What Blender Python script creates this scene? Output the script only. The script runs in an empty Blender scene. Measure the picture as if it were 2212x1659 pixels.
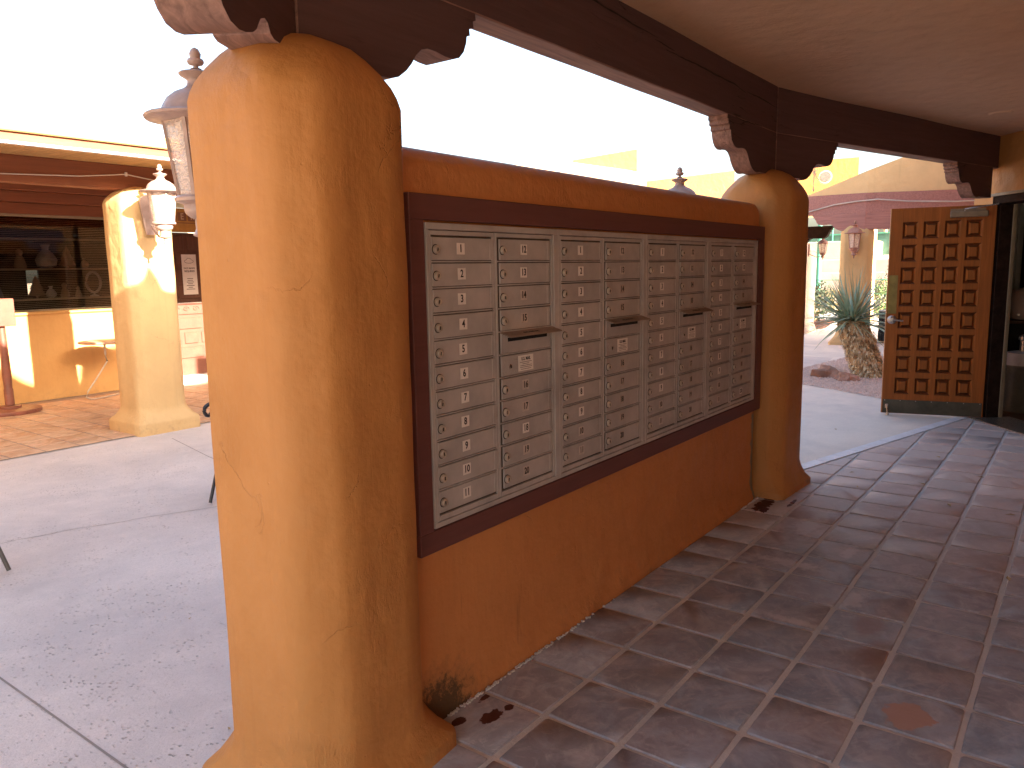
import bpy, bmesh, math, random
from mathutils import Vector, Matrix, noise
R = math.radians
S = bpy.context.scene
C = S.collection
random.seed(7)

# ------------------------------------------------------------------ camera
yaw, pit, rol = 0.64315082, 0.14642198, 0.01830662
F = Vector((math.cos(yaw)*math.cos(pit), math.sin(yaw)*math.cos(pit), -math.sin(pit)))
Rt = F.cross(Vector((0, 0, 1))).normalized()
Dn = F.cross(Rt)
cr, sr = math.cos(rol), math.sin(rol)
Rx = Rt*cr + Dn*sr
Dx = -Rt*sr + Dn*cr
cam_d = bpy.data.cameras.new('camera'); cam = bpy.data.objects.new('camera', cam_d); C.objects.link(cam)
M = Matrix.Identity(4)
for i in range(3):
    M[i][0] = Rx[i]; M[i][1] = -Dx[i]; M[i][2] = -F[i]
M[2][3] = 1.62
cam.matrix_world = M
cam_d.sensor_fit = 'HORIZONTAL'; cam_d.sensor_width = 36
cam_d.lens = 1670.25/2212*36
cam_d.clip_start = 0.02; cam_d.clip_end = 2000
S.camera = cam
S.render.resolution_x = 1024; S.render.resolution_y = 768

# ------------------------------------------------------------------ light
SUN_DIR = Vector((0.11, 1.0, -0.40)).normalized()
w = bpy.data.worlds.new('World'); S.world = w; w.use_nodes = True
nt = w.node_tree; nt.nodes.clear()
sky = nt.nodes.new('ShaderNodeTexSky'); sky.sky_type = 'NISHITA'; sky.sun_disc = False
sky.sun_elevation = math.asin(-SUN_DIR.z)
sky.sun_rotation = math.atan2(-SUN_DIR.x, -SUN_DIR.y)
sky.air_density = 1.0; sky.dust_density = 5.0; sky.ozone_density = 0.4
bg = nt.nodes.new('ShaderNodeBackground'); bg.inputs[1].default_value = 0.10
wo = nt.nodes.new('ShaderNodeOutputWorld')
nt.links.new(sky.outputs[0], bg.inputs[0]); nt.links.new(bg.outputs[0], wo.inputs[0])
sd = bpy.data.lights.new('sun', 'SUN'); sd.energy = 5.0; sd.angle = R(0.53); sd.color = (1.0, 0.90, 0.76)
so = bpy.data.objects.new('sun', sd); C.objects.link(so)
so.rotation_euler = SUN_DIR.to_track_quat('-Z', 'Y').to_euler()
S.view_settings.view_transform = 'Standard'; S.view_settings.look = 'None'
S.view_settings.gamma = 1; S.view_settings.use_curve_mapping = False
S.view_settings.exposure = 2.78
S.render.engine = 'CYCLES'
S.cycles.max_bounces = 10; S.cycles.diffuse_bounces = 7; S.cycles.glossy_bounces = 4
S.cycles.transparent_max_bounces = 16; S.cycles.sample_clamp_indirect = 6

# ------------------------------------------------------------------ materials
def N(nt, t, **k):
    n = nt.nodes.new('ShaderNode'+t)
    for a, b in k.items():
        if a.startswith('_'): n.inputs[int(a[1:])].default_value = b
        else: setattr(n, a, b)
    return n
def base(name):
    m = bpy.data.materials.new(name); m.use_nodes = True
    nt = m.node_tree; return m, nt, nt.nodes['Principled BSDF']
def mixc(nt, fac, a, b, blend='MIX'):
    n = nt.nodes.new('ShaderNodeMix'); n.data_type = 'RGBA'; n.blend_type = blend
    for sock, v in ((n.inputs[0], fac), (n.inputs[6], a), (n.inputs[7], b)):
        if hasattr(v, 'links') or hasattr(v, 'is_linked'): nt.links.new(v, sock)
        elif isinstance(v, (int, float)): sock.default_value = v
        else: sock.default_value = (*v, 1) if len(v) == 3 else v
    return n.outputs[2]
def noise_t(nt, vec, scale, detail=4, rough=0.55, dist=0.0):
    n = N(nt, 'TexNoise'); n.inputs['Scale'].default_value = scale; n.inputs['Detail'].default_value = detail
    n.inputs['Roughness'].default_value = rough; n.inputs['Distortion'].default_value = dist
    nt.links.new(vec, n.inputs['Vector']); return n.outputs[0]
def ramp(nt, f, a, b, va=0.0, vb=1.0):
    n = N(nt, 'MapRange'); n.inputs[1].default_value = a; n.inputs[2].default_value = b
    n.inputs[3].default_value = va; n.inputs[4].default_value = vb
    nt.links.new(f, n.inputs[0]); return n.outputs[0]
def math_n(nt, op, a, b=None):
    n = N(nt, 'Math', operation=op)
    for i, v in enumerate((a, b)):
        if v is None: continue
        if isinstance(v, (int, float)): n.inputs[i].default_value = v
        else: nt.links.new(v, n.inputs[i])
    return n.outputs[0]
def bumpn(nt, h, strength, dist, normal=None):
    b = N(nt, 'Bump'); b.inputs['Strength'].default_value = strength; b.inputs['Distance'].default_value = dist
    nt.links.new(h, b.inputs['Height'])
    if normal is not None: nt.links.new(normal, b.inputs['Normal'])
    return b.outputs[0]
def mat(name, col, rough=0.6, var=0.12, vs=3.0, bump=0.0, bs=80.0, bd=0.002, metal=0.0, col2=None, stretch=None, spec=None, obj=False, coat=0):
    m, nt, p = base(name)
    if obj: v = N(nt, 'TexCoord').outputs['Object']
    else: v = N(nt, 'NewGeometry').outputs['Position']
    if stretch:
        mp = N(nt, 'Mapping'); mp.inputs['Scale'].default_value = stretch; nt.links.new(v, mp.inputs[0]); v = mp.outputs[0]
    f = noise_t(nt, v, vs, 5, 0.6)
    c2 = col2 if col2 else tuple(x*(1-var*2) for x in col)
    c1 = col if col2 else tuple(min(1, x*(1+var)) for x in col)
    nt.links.new(mixc(nt, ramp(nt, f, .3, .7), c1, c2), p.inputs['Base Color'])
    p.inputs['Roughness'].default_value = rough; p.inputs['Metallic'].default_value = metal
    if spec is not None: p.inputs['Specular IOR Level'].default_value = spec
    if coat: p.inputs['Coat Weight'].default_value = coat
    r = ramp(nt, noise_t(nt, v, vs*4, 3), .3, .7, max(0, rough-.1), min(1, rough+.1)); nt.links.new(r, p.inputs['Roughness'])
    if bump: nt.links.new(bumpn(nt, noise_t(nt, v, bs, 4), bump, bd), p.inputs['Normal'])
    return m
def ellipse_mask(nt, pos, cx, cy, rx, ry, nf, amp=.6, rot=0.0, edge=.12):
    s = N(nt, 'SeparateXYZ'); nt.links.new(pos, s.inputs[0])
    dx = math_n(nt, 'SUBTRACT', s.outputs[0], cx); dy = math_n(nt, 'SUBTRACT', s.outputs[1], cy)
    c_, s_ = math.cos(rot), math.sin(rot)
    ax = math_n(nt, 'ADD', math_n(nt, 'MULTIPLY', dx, c_/rx), math_n(nt, 'MULTIPLY', dy, s_/rx))
    ay = math_n(nt, 'ADD', math_n(nt, 'MULTIPLY', dx, -s_/ry), math_n(nt, 'MULTIPLY', dy, c_/ry))
    d = math_n(nt, 'SQRT', math_n(nt, 'ADD', math_n(nt, 'MULTIPLY', ax, ax), math_n(nt, 'MULTIPLY', ay, ay)))
    d = math_n(nt, 'ADD', d, math_n(nt, 'MULTIPLY', math_n(nt, 'SUBTRACT', nf, .5), amp*2))
    return ramp(nt, d, 1+edge, 1-edge)

ORANGE = (0.475, 0.215, 0.066)
def stucco(name, col, rough=0.55, stain=False, pits=True):
    m, nt, p = base(name)
    pos = N(nt, 'NewGeometry').outputs['Position']
    big = noise_t(nt, pos, 1.3, 4, .6)
    med = noise_t(nt, pos, 9, 5, .65)
    c = mixc(nt, ramp(nt, big, .3, .7), tuple(x*1.06 for x in col), tuple(x*f for x, f in zip(col, (.94, .92, .90))))
    c = mixc(nt, ramp(nt, med, .5, .85, 0, .25), c, tuple(x*f for x, f in zip(col, (.80, .74, .80))))
    # vertical run-off streaks, faint
    mp = N(nt, 'Mapping'); mp.inputs['Scale'].default_value = (14, 14, .7); nt.links.new(pos, mp.inputs[0])
    st = noise_t(nt, mp.outputs[0], 1.0, 3, .6)
    c = mixc(nt, ramp(nt, st, .56, .8, 0, .22), c, tuple(x*.62 for x in col))
    sp = N(nt, 'SeparateXYZ'); nt.links.new(pos, sp.inputs[0])
    # scuffed, dusty foot
    low = ramp(nt, sp.outputs[2], .16, .0, 0, 1)
    lowm = math_n(nt, 'MULTIPLY', low, ramp(nt, noise_t(nt, pos, 14, 5, .7), .52, .7, 0, .4))
    c = mixc(nt, lowm, c, (.26, .16, .09))
    if stain:
        nf = noise_t(nt, pos, 22, 5, .7)
        # mould patch at the near foot of the wall
        dx = math_n(nt, 'MULTIPLY', math_n(nt, 'SUBTRACT', sp.outputs[0], 1.93), 1/.18)
        dz = math_n(nt, 'MULTIPLY', sp.outputs[2], 1/.15)
        d = math_n(nt, 'SQRT', math_n(nt, 'ADD', math_n(nt, 'MULTIPLY', dx, dx), math_n(nt, 'MULTIPLY', dz, dz)))
        d = math_n(nt, 'ADD', d, math_n(nt, 'MULTIPLY', math_n(nt, 'SUBTRACT', nf, .5), 1.9))
        c = mixc(nt, ramp(nt, d, 1.5, .9, 0, .45), c, (.20, .12, .06))
        c = mixc(nt, ramp(nt, math_n(nt, 'ADD', d, math_n(nt, 'MULTIPLY', math_n(nt, 'SUBTRACT', noise_t(nt, pos, 60, 5, .8), .5), 1.6)), 1.0, .6, 0, .85), c, (.06, .045, .028))
        # bare plaster strip at the far end
        e = math_n(nt, 'ADD', sp.outputs[0], math_n(nt, 'MULTIPLY', math_n(nt, 'SUBTRACT', noise_t(nt, pos, 12, 4), .5), .10))
        a = ramp(nt, e, 5.165, 5.175)
        zlim = ramp(nt, sp.outputs[2], .62, .60)
        c = mixc(nt, math_n(nt, 'MULTIPLY', a, zlim), c, (.24, .22, .16))
        # thin dark vertical scratches under the boxes
        mp2 = N(nt, 'Mapping'); mp2.inputs['Scale'].default_value = (24, 24, 2.2); nt.links.new(pos, mp2.inputs[0])
        sc = noise_t(nt, mp2.outputs[0], 1.0, 2, .5)
        c = mixc(nt, ramp(nt, sc, .72, .78, 0, .3), c, (.13, .055, .03))
    nt.links.new(c, p.inputs['Base Color'])
    nt.links.new(ramp(nt, med, .3, .7, rough-.08, rough+.12), p.inputs['Roughness'])
    h = math_n(nt, 'ADD', math_n(nt, 'MULTIPLY', noise_t(nt, pos, 7, 3, .5), 1.0), math_n(nt, 'MULTIPLY', noise_t(nt, pos, 70, 4, .6), .10))
    p.inputs['Specular IOR Level'].default_value = .22
    nb = bumpn(nt, h, .8, .016)
    fl = N(nt, 'Mapping'); fl.inputs['Scale'].default_value = (60, 60, 2.5); nt.links.new(pos, fl.inputs[0])
    nb = bumpn(nt, noise_t(nt, fl.outputs[0], 1.0, 3, .6), .35, .0025, nb)
    if pits:
        v = N(nt, 'TexVoronoi'); v.inputs['Scale'].default_value = 26; nt.links.new(pos, v.inputs['Vector'])
        g = math_n(nt, 'MULTIPLY', ramp(nt, v.outputs['Distance'], .0, .14), 1.0)
        g = math_n(nt, 'MAXIMUM', g, ramp(nt, noise_t(nt, pos, 4, 4, .7), .62, .58, 0, 1))
        nb = bumpn(nt, g, .4, .006, nb)
        mp3 = N(nt, 'Mapping'); mp3.inputs['Scale'].default_value = (18, 18, 7); nt.links.new(pos, mp3.inputs[0])
        rg = noise_t(nt, mp3.outputs[0], 2.2, 6, .75)
        pm = ramp(nt, noise_t(nt, pos, 3.1, 2), .55, .68)
        nb = bumpn(nt, math_n(nt, 'MULTIPLY', rg, pm), .7, .012, nb)
    if pits:
        dv = N(nt, 'VectorMath', operation='ADD'); nv = N(nt, 'TexNoise'); nv.inputs['Scale'].default_value = 7; nv.inputs['Detail'].default_value = 5; nt.links.new(pos, nv.inputs['Vector'])
        sc_ = N(nt, 'VectorMath', operation='SCALE'); sc_.inputs['Scale'].default_value = .22; nt.links.new(nv.outputs[1], sc_.inputs[0])
        nt.links.new(pos, dv.inputs[0]); nt.links.new(sc_.outputs[0], dv.inputs[1])
        ve = N(nt, 'TexVoronoi'); ve.feature = 'DISTANCE_TO_EDGE'; ve.inputs['Scale'].default_value = 1.9; nt.links.new(dv.outputs[0], ve.inputs['Vector'])
        ck = math_n(nt, 'MULTIPLY', ramp(nt, ve.outputs['Distance'], .0045, .001), ramp(nt, noise_t(nt, pos, 2.7, 2), .57, .64))
        nt.links.new(mixc(nt, math_n(nt, 'MULTIPLY', ck, .28), c, tuple(x*.3 for x in col)), p.inputs['Base Color'])
        nb = bumpn(nt, math_n(nt, 'SUBTRACT', 1.0, ck), .6, .004, nb)
    nt.links.new(nb, p.inputs['Normal'])
    return m
def wood(name, col, axis='x', rough=0.7, cracks=True, contrast=.35):
    m, nt, p = base(name)
    v = N(nt, 'TexCoord').outputs['Object']
    sc = {'x': (1.2, 22, 22), 'y': (22, 1.2, 22), 'z': (22, 22, 1.2)}[axis]
    mp = N(nt, 'Mapping'); mp.inputs['Scale'].default_value = sc; nt.links.new(v, mp.inputs[0])
    g = noise_t(nt, mp.outputs[0], 1.6, 6, .65, .8)
    c = mixc(nt, ramp(nt, g, .3, .72), tuple(x*(1+contrast*.5) for x in col), tuple(x*(1-contrast) for x in col))
    sc2 = tuple(s*.42 for s in sc); mp2 = N(nt, 'Mapping'); mp2.inputs['Scale'].default_value = sc2; nt.links.new(v, mp2.inputs[0])
    cr = noise_t(nt, mp2.outputs[0], 2.3, 2, .45, .3)
    crm = math_n(nt, 'SUBTRACT', 1.0, ramp(nt, math_n(nt, 'ABSOLUTE', math_n(nt, 'SUBTRACT', cr, .5)), .0, .010))
    crm = math_n(nt, 'MULTIPLY', crm, ramp(nt, noise_t(nt, v, 1.7, 2), .48, .6))
    if cracks: c = mixc(nt, math_n(nt, 'MULTIPLY', crm, .8), c, tuple(x*.15 for x in col))
    nt.links.new(c, p.inputs['Base Color']); p.inputs['Roughness'].default_value = rough; p.inputs['Specular IOR Level'].default_value = .22
    h = math_n(nt, 'SUBTRACT', math_n(nt, 'MULTIPLY', g, .4), math_n(nt, 'MULTIPLY', crm, 1.0 if cracks else 0.0))
    nt.links.new(bumpn(nt, h, .55, .004), p.inputs['Normal'])
    return m
def tile_mat(name, ca, cb, cc, marks=True, rough=.56):
    m, nt, p = base(name)
    pos = N(nt, 'NewGeometry').outputs['Position']
    rnd = N(nt, 'ObjectInfo').outputs['Random']
    off = N(nt, 'VectorMath', operation='ADD'); cx = N(nt, 'CombineXYZ'); nt.links.new(math_n(nt, 'MULTIPLY', rnd, 40), cx.inputs[2])
    nt.links.new(pos, off.inputs[0]); nt.links.new(cx.outputs[0], off.inputs[1]); pv = off.outputs[0]
    c = mixc(nt, rnd, ca, cb)
    n1 = noise_t(nt, pv, 5, 6, .65, 1.2)
    c = mixc(nt, ramp(nt, n1, .42, .66), c, cc)
    n2 = noise_t(nt, pv, 11, 6, .7, 1.5)
    c = mixc(nt, ramp(nt, n2, .50, .72, 0, .45), c, tuple(min(1, x*1.6) for x in cc))
    n4 = noise_t(nt, pv, 2.6, 6, .75, 2.2)
    c = mixc(nt, ramp(nt, n4, .50, .62, 0, .45), c, (cb[0]*1.45, cb[1]*1.5, cb[2]*1.6))
    n3 = noise_t(nt, pv, 3.4, 5, .6, 1.0)
    c = mixc(nt, ramp(nt, n3, .54, .70, 0, .5), c, tuple(x*.52 for x in ca))
    if marks:
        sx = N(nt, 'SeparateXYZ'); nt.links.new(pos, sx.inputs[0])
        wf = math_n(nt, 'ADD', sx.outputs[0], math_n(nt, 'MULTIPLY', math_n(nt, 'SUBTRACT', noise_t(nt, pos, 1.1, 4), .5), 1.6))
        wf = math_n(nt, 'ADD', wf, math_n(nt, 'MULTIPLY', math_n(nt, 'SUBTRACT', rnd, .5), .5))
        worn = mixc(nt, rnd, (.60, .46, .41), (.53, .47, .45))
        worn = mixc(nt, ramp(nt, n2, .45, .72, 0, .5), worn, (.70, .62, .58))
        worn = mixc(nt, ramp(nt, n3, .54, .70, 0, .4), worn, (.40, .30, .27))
        c = mixc(nt, ramp(nt, wf, 3.9, 6.3, 0, .95), c, worn)      # unsealed, dusty tiles by the open edge, grazing light painted in as well
        nf = noise_t(nt, pos, 20, 5, .65); nfb = noise_t(nt, pos, 9, 4, .6)
        c = mixc(nt, ellipse_mask(nt, pos, 2.912, .42, .105, .075, nfb, .9, -.25, .06), c, (.44, .27, .21))      # worn glaze
        for (ex, ey, rx, ry) in ((3.32, .62, .12, .07), (3.60, .70, .12, .06)):
            c = mixc(nt, math_n(nt, 'MULTIPLY', ellipse_mask(nt, pos, ex, ey, rx, ry, nfb, .8, 0, .4), .6), c, (.27, .16, .125))
        for (ex, ey, rx, ry) in ((4.84, 1.33, .16, .07), (4.66, 1.50, .13, .05), (3.84, .83, .10, .05), (4.5, 1.0, .12, .03), (4.15, 1.22, .05, .16), (3.45, .98, .03, .14)):
            c = mixc(nt, math_n(nt, 'MULTIPLY', ellipse_mask(nt, pos, ex, ey, rx, ry, nf, 1.5, 0, .3), .6), c, (.60, .56, .57))   # lime bloom
        for (ex, ey, rx, ry) in ((2.040, 1.655, .052, .030), (2.131, 1.640, .022, .016), (1.953, 1.735, .03, .02), (2.14, 1.755, .045, .012), (5.12, 1.70, .17, .05), (5.0, 1.66, .06, .03), (5.25, 1.55, .10, .014)):
            c = mixc(nt, ellipse_mask(nt, pos, ex, ey, rx, ry, nf, 1.0, 0, .06), c, (.075, .018, .012))
    nt.links.new(c, p.inputs['Base Color'])
    nt.links.new(ramp(nt, n2, .3, .7, rough-.1, rough+.15), p.inputs['Roughness'])
    p.inputs['Specular IOR Level'].default_value = .32
    nb = bumpn(nt, noise_t(nt, pv, 5, 3), .16, .01)
    nb = bumpn(nt, noise_t(nt, pv, 45, 5, .7), .4, .003, nb)
    nt.links.new(nb, p.inputs['Normal'])
    return m
def concrete(name, col, pits=True, rough=.8):
    m, nt, p = base(name)
    pos = N(nt, 'NewGeometry').outputs['Position']
    a = noise_t(nt, pos, .9, 5, .6, .5); b = noise_t(nt, pos, 5, 6, .7)
    c = mixc(nt, ramp(nt, a, .35, .65), tuple(x*1.1 for x in col), tuple(x*f for x, f in zip(col, (.82, .84, .88))))
    c = mixc(nt, ramp(nt, b, .45, .75, 0, .4), c, tuple(min(1, x*1.22) for x in col))
    fine = noise_t(nt, pos, 60, 5, .75)
    c = mixc(nt, ramp(nt, fine, .3, .7, 0, .35), c, tuple(x*.72 for x in col))
    if pits:
        mp = N(nt, 'Mapping'); mp.inputs['Scale'].default_value = (1, .62, 1); mp.inputs['Rotation'].default_value = (0, 0, .7); nt.links.new(pos, mp.inputs[0])
        grit = noise_t(nt, pos, 150, 3, .7)
        c = mixc(nt, ramp(nt, grit, .52, .66, 0, .32), c, tuple(x*.55 for x in col))
        st_ = noise_t(nt, pos, 1.9, 6, .65, 1.2)
        c = mixc(nt, ramp(nt, st_, .5, .68, 0, .30), c, tuple(x*.76 for x in col))
        v = N(nt, 'TexVoronoi'); v.inputs['Scale'].default_value = 62; nt.links.new(mp.outputs[0], v.inputs['Vector'])
        pm = math_n(nt, 'MULTIPLY', ramp(nt, v.outputs['Distance'], .36, .20), ramp(nt, noise_t(nt, pos, 2.0, 5, .7), .40, .62))
        pm = math_n(nt, 'MULTIPLY', pm, ramp(nt, noise_t(nt, pos, 26, 3, .7), .46, .62))
        c = mixc(nt, math_n(nt, 'MULTIPLY', pm, .6), c, tuple(x*.36 for x in col))
        h = math_n(nt, 'SUBTRACT', math_n(nt, 'MULTIPLY', fine, .5), pm)
    else: h = math_n(nt, 'MULTIPLY', fine, .5)
    nt.links.new(c, p.inputs['Base Color']); p.inputs['Roughness'].default_value = rough
    nt.links.new(bumpn(nt, h, .9, .010), p.inputs['Normal'])
    return m
def metalpaint(name, col, rough=.45):
    return mat(name, col, rough, .10, 6, .25, 140, .0008, col2=tuple(x*.72 for x in col), stretch=None)

MT = {}
MT['orange'] = stucco('orange_stucco', ORANGE)
MT['wallorange'] = stucco('wall_stucco', (.54, .225, .078), stain=True)
MT['ceil'] = stucco('ceiling_stucco', (.60, .39, .25), rough=.62, pits=False)
MT['paletan'] = stucco('pale_tan_stucco', (.60, .40, .19))
MT['shopwall'] = stucco('shop_stucco', (.58, .33, .125), pits=False)
MT['cream'] = stucco('pale_stucco', (.62, .47, .34), pits=False)
MT['pink'] = stucco('pink_stucco', (.62, .50, .42), pits=False)
MT['tan'] = stucco('tan_stucco', (.78, .54, .28), pits=False)
MT['beam'] = wood('beam_wood', (.105, .060, .060), contrast=.18)
MT['under'] = wood('weathered_lit_wood', (.27, .155, .125), contrast=.5)  # beam undersides: courtyard light added to the weathered colour
MT['farbeam'] = wood('purple_brown_wood', (.42, .20, .17), contrast=.3)
MT['trim'] = wood('trim_wood', (.145, .058, .052), rough=.5, cracks=False, contrast=.12)
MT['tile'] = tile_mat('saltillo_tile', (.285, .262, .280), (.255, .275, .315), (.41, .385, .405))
MT['tile2'] = tile_mat('patio_tile', (.48, .27, .16), (.54, .34, .22), (.50, .35, .24), marks=False, rough=.65)
MT['grout'] = concrete('grout', (.64, .61, .58), pits=False)
MT['grout2'] = concrete('patio_grout', (.34, .25, .20), pits=False)
MT['concrete'] = concrete('courtyard_concrete', (.69, .61, .565))
MT['concrete2'] = concrete('walk_concrete', (.78, .70, .62), pits=False)
MT['white'] = mat('white_paint', (.84, .84, .88), .55, .12, 6, .3, 30, .003, col2=(.68, .66, .68))
MT['crack'] = mat('crack', (.30, .25, .22), .9)
MT['box'] = metalpaint('mailbox_paint', (.47, .43, .41), .42)
MT['boxdark'] = metalpaint('mailbox_gap_shade', (.10, .075, .06), .6)  # back plates darkened for the shade in the door gaps
MT['hood'] = metalpaint('hood_paint', (.30, .215, .165), .5)
MT['lock'] = mat('lock_metal', (.50, .42, .35), .4, .1, 20, metal=.25)
MT['dark'] = mat('dark_void', (.012, .009, .008), .8)
MT['ink'] = mat('ink', (.02, .014, .012), .6)
MT['faint'] = mat('faint_ink', (.14, .10, .08), .7)
MT['stick'] = mat('white_sticker', (.78, .73, .68), .45, .06, 30)
MT['stickfade'] = mat('faded_sticker', (.55, .48, .43), .45, .12, 40)
MT['stickdark'] = mat('sticker_clear', (.42, .35, .30), .4, .08, 40)
MT['lantern'] = mat('lantern_metal', (.38, .265, .225), .42, .12, 14, .2, 60, .002)
MT['lanternr'] = mat('lantern_rust', (.36, .17, .12), .5, .15, 14, .2, 60, .002)
MT['door'] = wood('door_wood', (.27, .078, .013), 'z', .42, False, .3)
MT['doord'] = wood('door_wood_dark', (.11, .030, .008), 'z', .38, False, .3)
MT['dooredge'] = wood('door_edge_wood', (.50, .24, .11), 'z', .5, False, .25)
MT['brass'] = mat('aged_brass', (.20, .155, .05), .45, .15, 8, metal=.6)
MT['kick'] = mat('kick_plate', (.075, .065, .045), .42, .2, 6, metal=.5)
MT['steel'] = mat('brushed_steel', (.48, .42, .37), .32, .08, 30, metal=.9)
MT['closer'] = mat('closer_metal', (.20, .15, .10), .45, .1, 10, metal=.4)
MT['frame'] = mat('dark_frame', (.030, .016, .011), .8, .2, 10, spec=.1)
MT['beige'] = mat('beige_trim', (.26, .20, .125), .5, .1, 8)
MT['shopbrown'] = wood('shop_brown', (.22, .075, .035), 'x', .6, False, .2)
MT['soffit'] = wood('soffit_wood', (.46, .27, .11), 'y', .6, False, .3)
MT['fasciatop'] = wood('fascia_top_wood', (.42, .28, .11), 'x', .6, False, .3)
MT['fascia'] = wood('fascia_wood', (.27, .095, .055), 'x', .6, False, .3)
MT['dado'] = mat('salmon_panel', (.19, .066, .040), .55, .1, 8, .3, 40, .003)
MT['carved'] = wood('carved_door', (.125, .052, .032), 'z', .55, False, .25)
MT['sign'] = mat('sign_yellow', (.52, .25, .045), .5, .1, 6)
MT['letter'] = mat('sign_letter', (.58, .42, .26), .5)
MT['block'] = mat('sign_block', (.26, .11, .05), .6)
MT['paper'] = mat('paper', (.72, .64, .60), .6, .04, 10)
MT['terra'] = mat('terracotta_paint', (.21, .066, .040), .5, .15, 8, .3, 30, .003)
MT['blackm'] = mat('black_metal', (.022, .023, .028), .35, .2, 10)
MT['greym'] = mat('grey_metal', (.075, .068, .066), .4, .2, 10)
MT['tube'] = mat('pale_tube', (.58, .50, .42), .35, .1, 10, metal=.2)
MT['tabletop'] = mat('table_top', (.50, .28, .20), .5, .1, 6)
MT['blind'] = mat('blind_slat', (.55, .43, .33), .6)
MT['orn1'] = mat('ornament_clay', (.42, .30, .22), .6)
MT['orn2'] = mat('ornament_white', (.62, .58, .60), .4)
MT['orn3'] = mat('ornament_blue', (.20, .20, .32), .5)
MT['leafA'] = mat('yucca_leaf', (.41, .53, .35), .45, .2, 6, col2=(.24, .31, .23), obj=True)
MT['leafB'] = mat('yucca_dry_leaf', (.30, .25, .13), .6, .2, 6)
MT['bark'] = mat('yucca_bark', (.82, .62, .36), .8, .3, 9, .6, 40, .02, col2=(.46, .33, .20))
MT['deadpale'] = mat('dead_leaf_pale', (.80, .72, .52), .8, .1, 9)
MT['deaddark'] = mat('dead_leaf_brown', (.34, .22, .11), .8, .1, 9)
MT['gravel'] = mat('gravel_stone', (.78, .62, .56), .85, .3, 30, col2=(.50, .38, .33))
MT['rock'] = mat('red_rock', (.52, .30, .22), .8, .3, 6, .9, 14, .03, col2=(.28, .16, .12))
MT['soil'] = mat('desert_soil', (.46, .36, .26), .9, .15, .6, .4, 20, .01)
MT['bush'] = mat('bush_leaf', (.10, .17, .045), .55, .3, 3)
MT['bushd'] = mat('bush_dark_leaf', (.05, .075, .035), .5, .3, 3)
MT['bushy'] = mat('bush_dry_leaf', (.26, .20, .07), .6, .3, 3)
MT['grass'] = mat('lawn', (.12, .19, .05), .8, .25, 2, .6, 60, .02)
MT['gpole'] = mat('green_pole', (.06, .26, .17), .45)
MT['screen'] = mat('green_windscreen', (.06, .15, .12), .7)
MT['far'] = mat('far_block', (.46, .38, .31), .8, .1, .5)
MT['hill'] = mat('far_hill', (.20, .16, .13), .9, .2, .05)
MT['jar'] = mat('stoneware', (.48, .36, .31), .35, .06, 6)
MT['roomw'] = mat('room_paint', (.46, .38, .28), .7)
MT['curtain'] = mat('curtain_white', (.60, .58, .50), .7)
MT['mat'] = mat('door_mat', (.03, .032, .035), .9, .3, 60)
MT['leafy'] = mat('fallen_leaf', (.38, .26, .10), .7)
MT['cable'] = mat('cable_sheath', (.56, .48, .42), .5)
MT['litter'] = mat('seed_litter', (.42, .42, .22), .6)

def glass_mat():
    m, nt, p = base('hammered_glass')
    nt.nodes.remove(p)
    o = nt.nodes['Material Output']
    tr = N(nt, 'BsdfTransparent'); tr.inputs[0].default_value = (.95, .90, .84, 1)
    tl = N(nt, 'BsdfTranslucent'); tl.inputs[0].default_value = (.95, .84, .76, 1)
    df = N(nt, 'BsdfDiffuse'); df.inputs[0].default_value = (.82, .70, .62, 1)
    gl = N(nt, 'BsdfGlossy'); gl.inputs[1].default_value = .15
    pos = N(nt, 'NewGeometry').outputs['Position']
    mp = N(nt, 'Mapping'); mp.inputs['Scale'].default_value = (1, 1, 1.7); nt.links.new(pos, mp.inputs[0])
    n = noise_t(nt, mp.outputs[0], 42, 1, .5, 1.5)
    nb = bumpn(nt, n, 1.0, .006)
    for s in (tl, df, gl): nt.links.new(nb, s.inputs['Normal'])
    a = N(nt, 'MixShader', _0=.5); nt.links.new(tl.outputs[0], a.inputs[1]); nt.links.new(df.outputs[0], a.inputs[2])
    b = N(nt, 'MixShader'); nt.links.new(ramp(nt, n, .35, .65, .45, .95), b.inputs[0]); nt.links.new(tr.outputs[0], b.inputs[1]); nt.links.new(a.outputs[0], b.inputs[2])
    c = N(nt, 'MixShader', _0=.12); nt.links.new(b.outputs[0], c.inputs[1]); nt.links.new(gl.outputs[0], c.inputs[2])
    nt.links.new(c.outputs[0], o.inputs[0]); return m
MT['glass'] = glass_mat()
def pane_mat():
    m, nt, p = base('window_glass'); nt.nodes.remove(p); o = nt.nodes['Material Output']
    tr = N(nt, 'BsdfTransparent'); tr.inputs[0].default_value = (.85, .82, .78, 1)
    gl = N(nt, 'BsdfGlossy'); gl.inputs[1].default_value = .02
    fr = N(nt, 'Fresnel'); fr.inputs[0].default_value = 1.7
    c = N(nt, 'MixShader'); nt.links.new(fr.outputs[0], c.inputs[0]); nt.links.new(tr.outputs[0], c.inputs[1]); nt.links.new(gl.outputs[0], c.inputs[2])
    nt.links.new(c.outputs[0], o.inputs[0]); return m
MT['pane'] = pane_mat()

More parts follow.
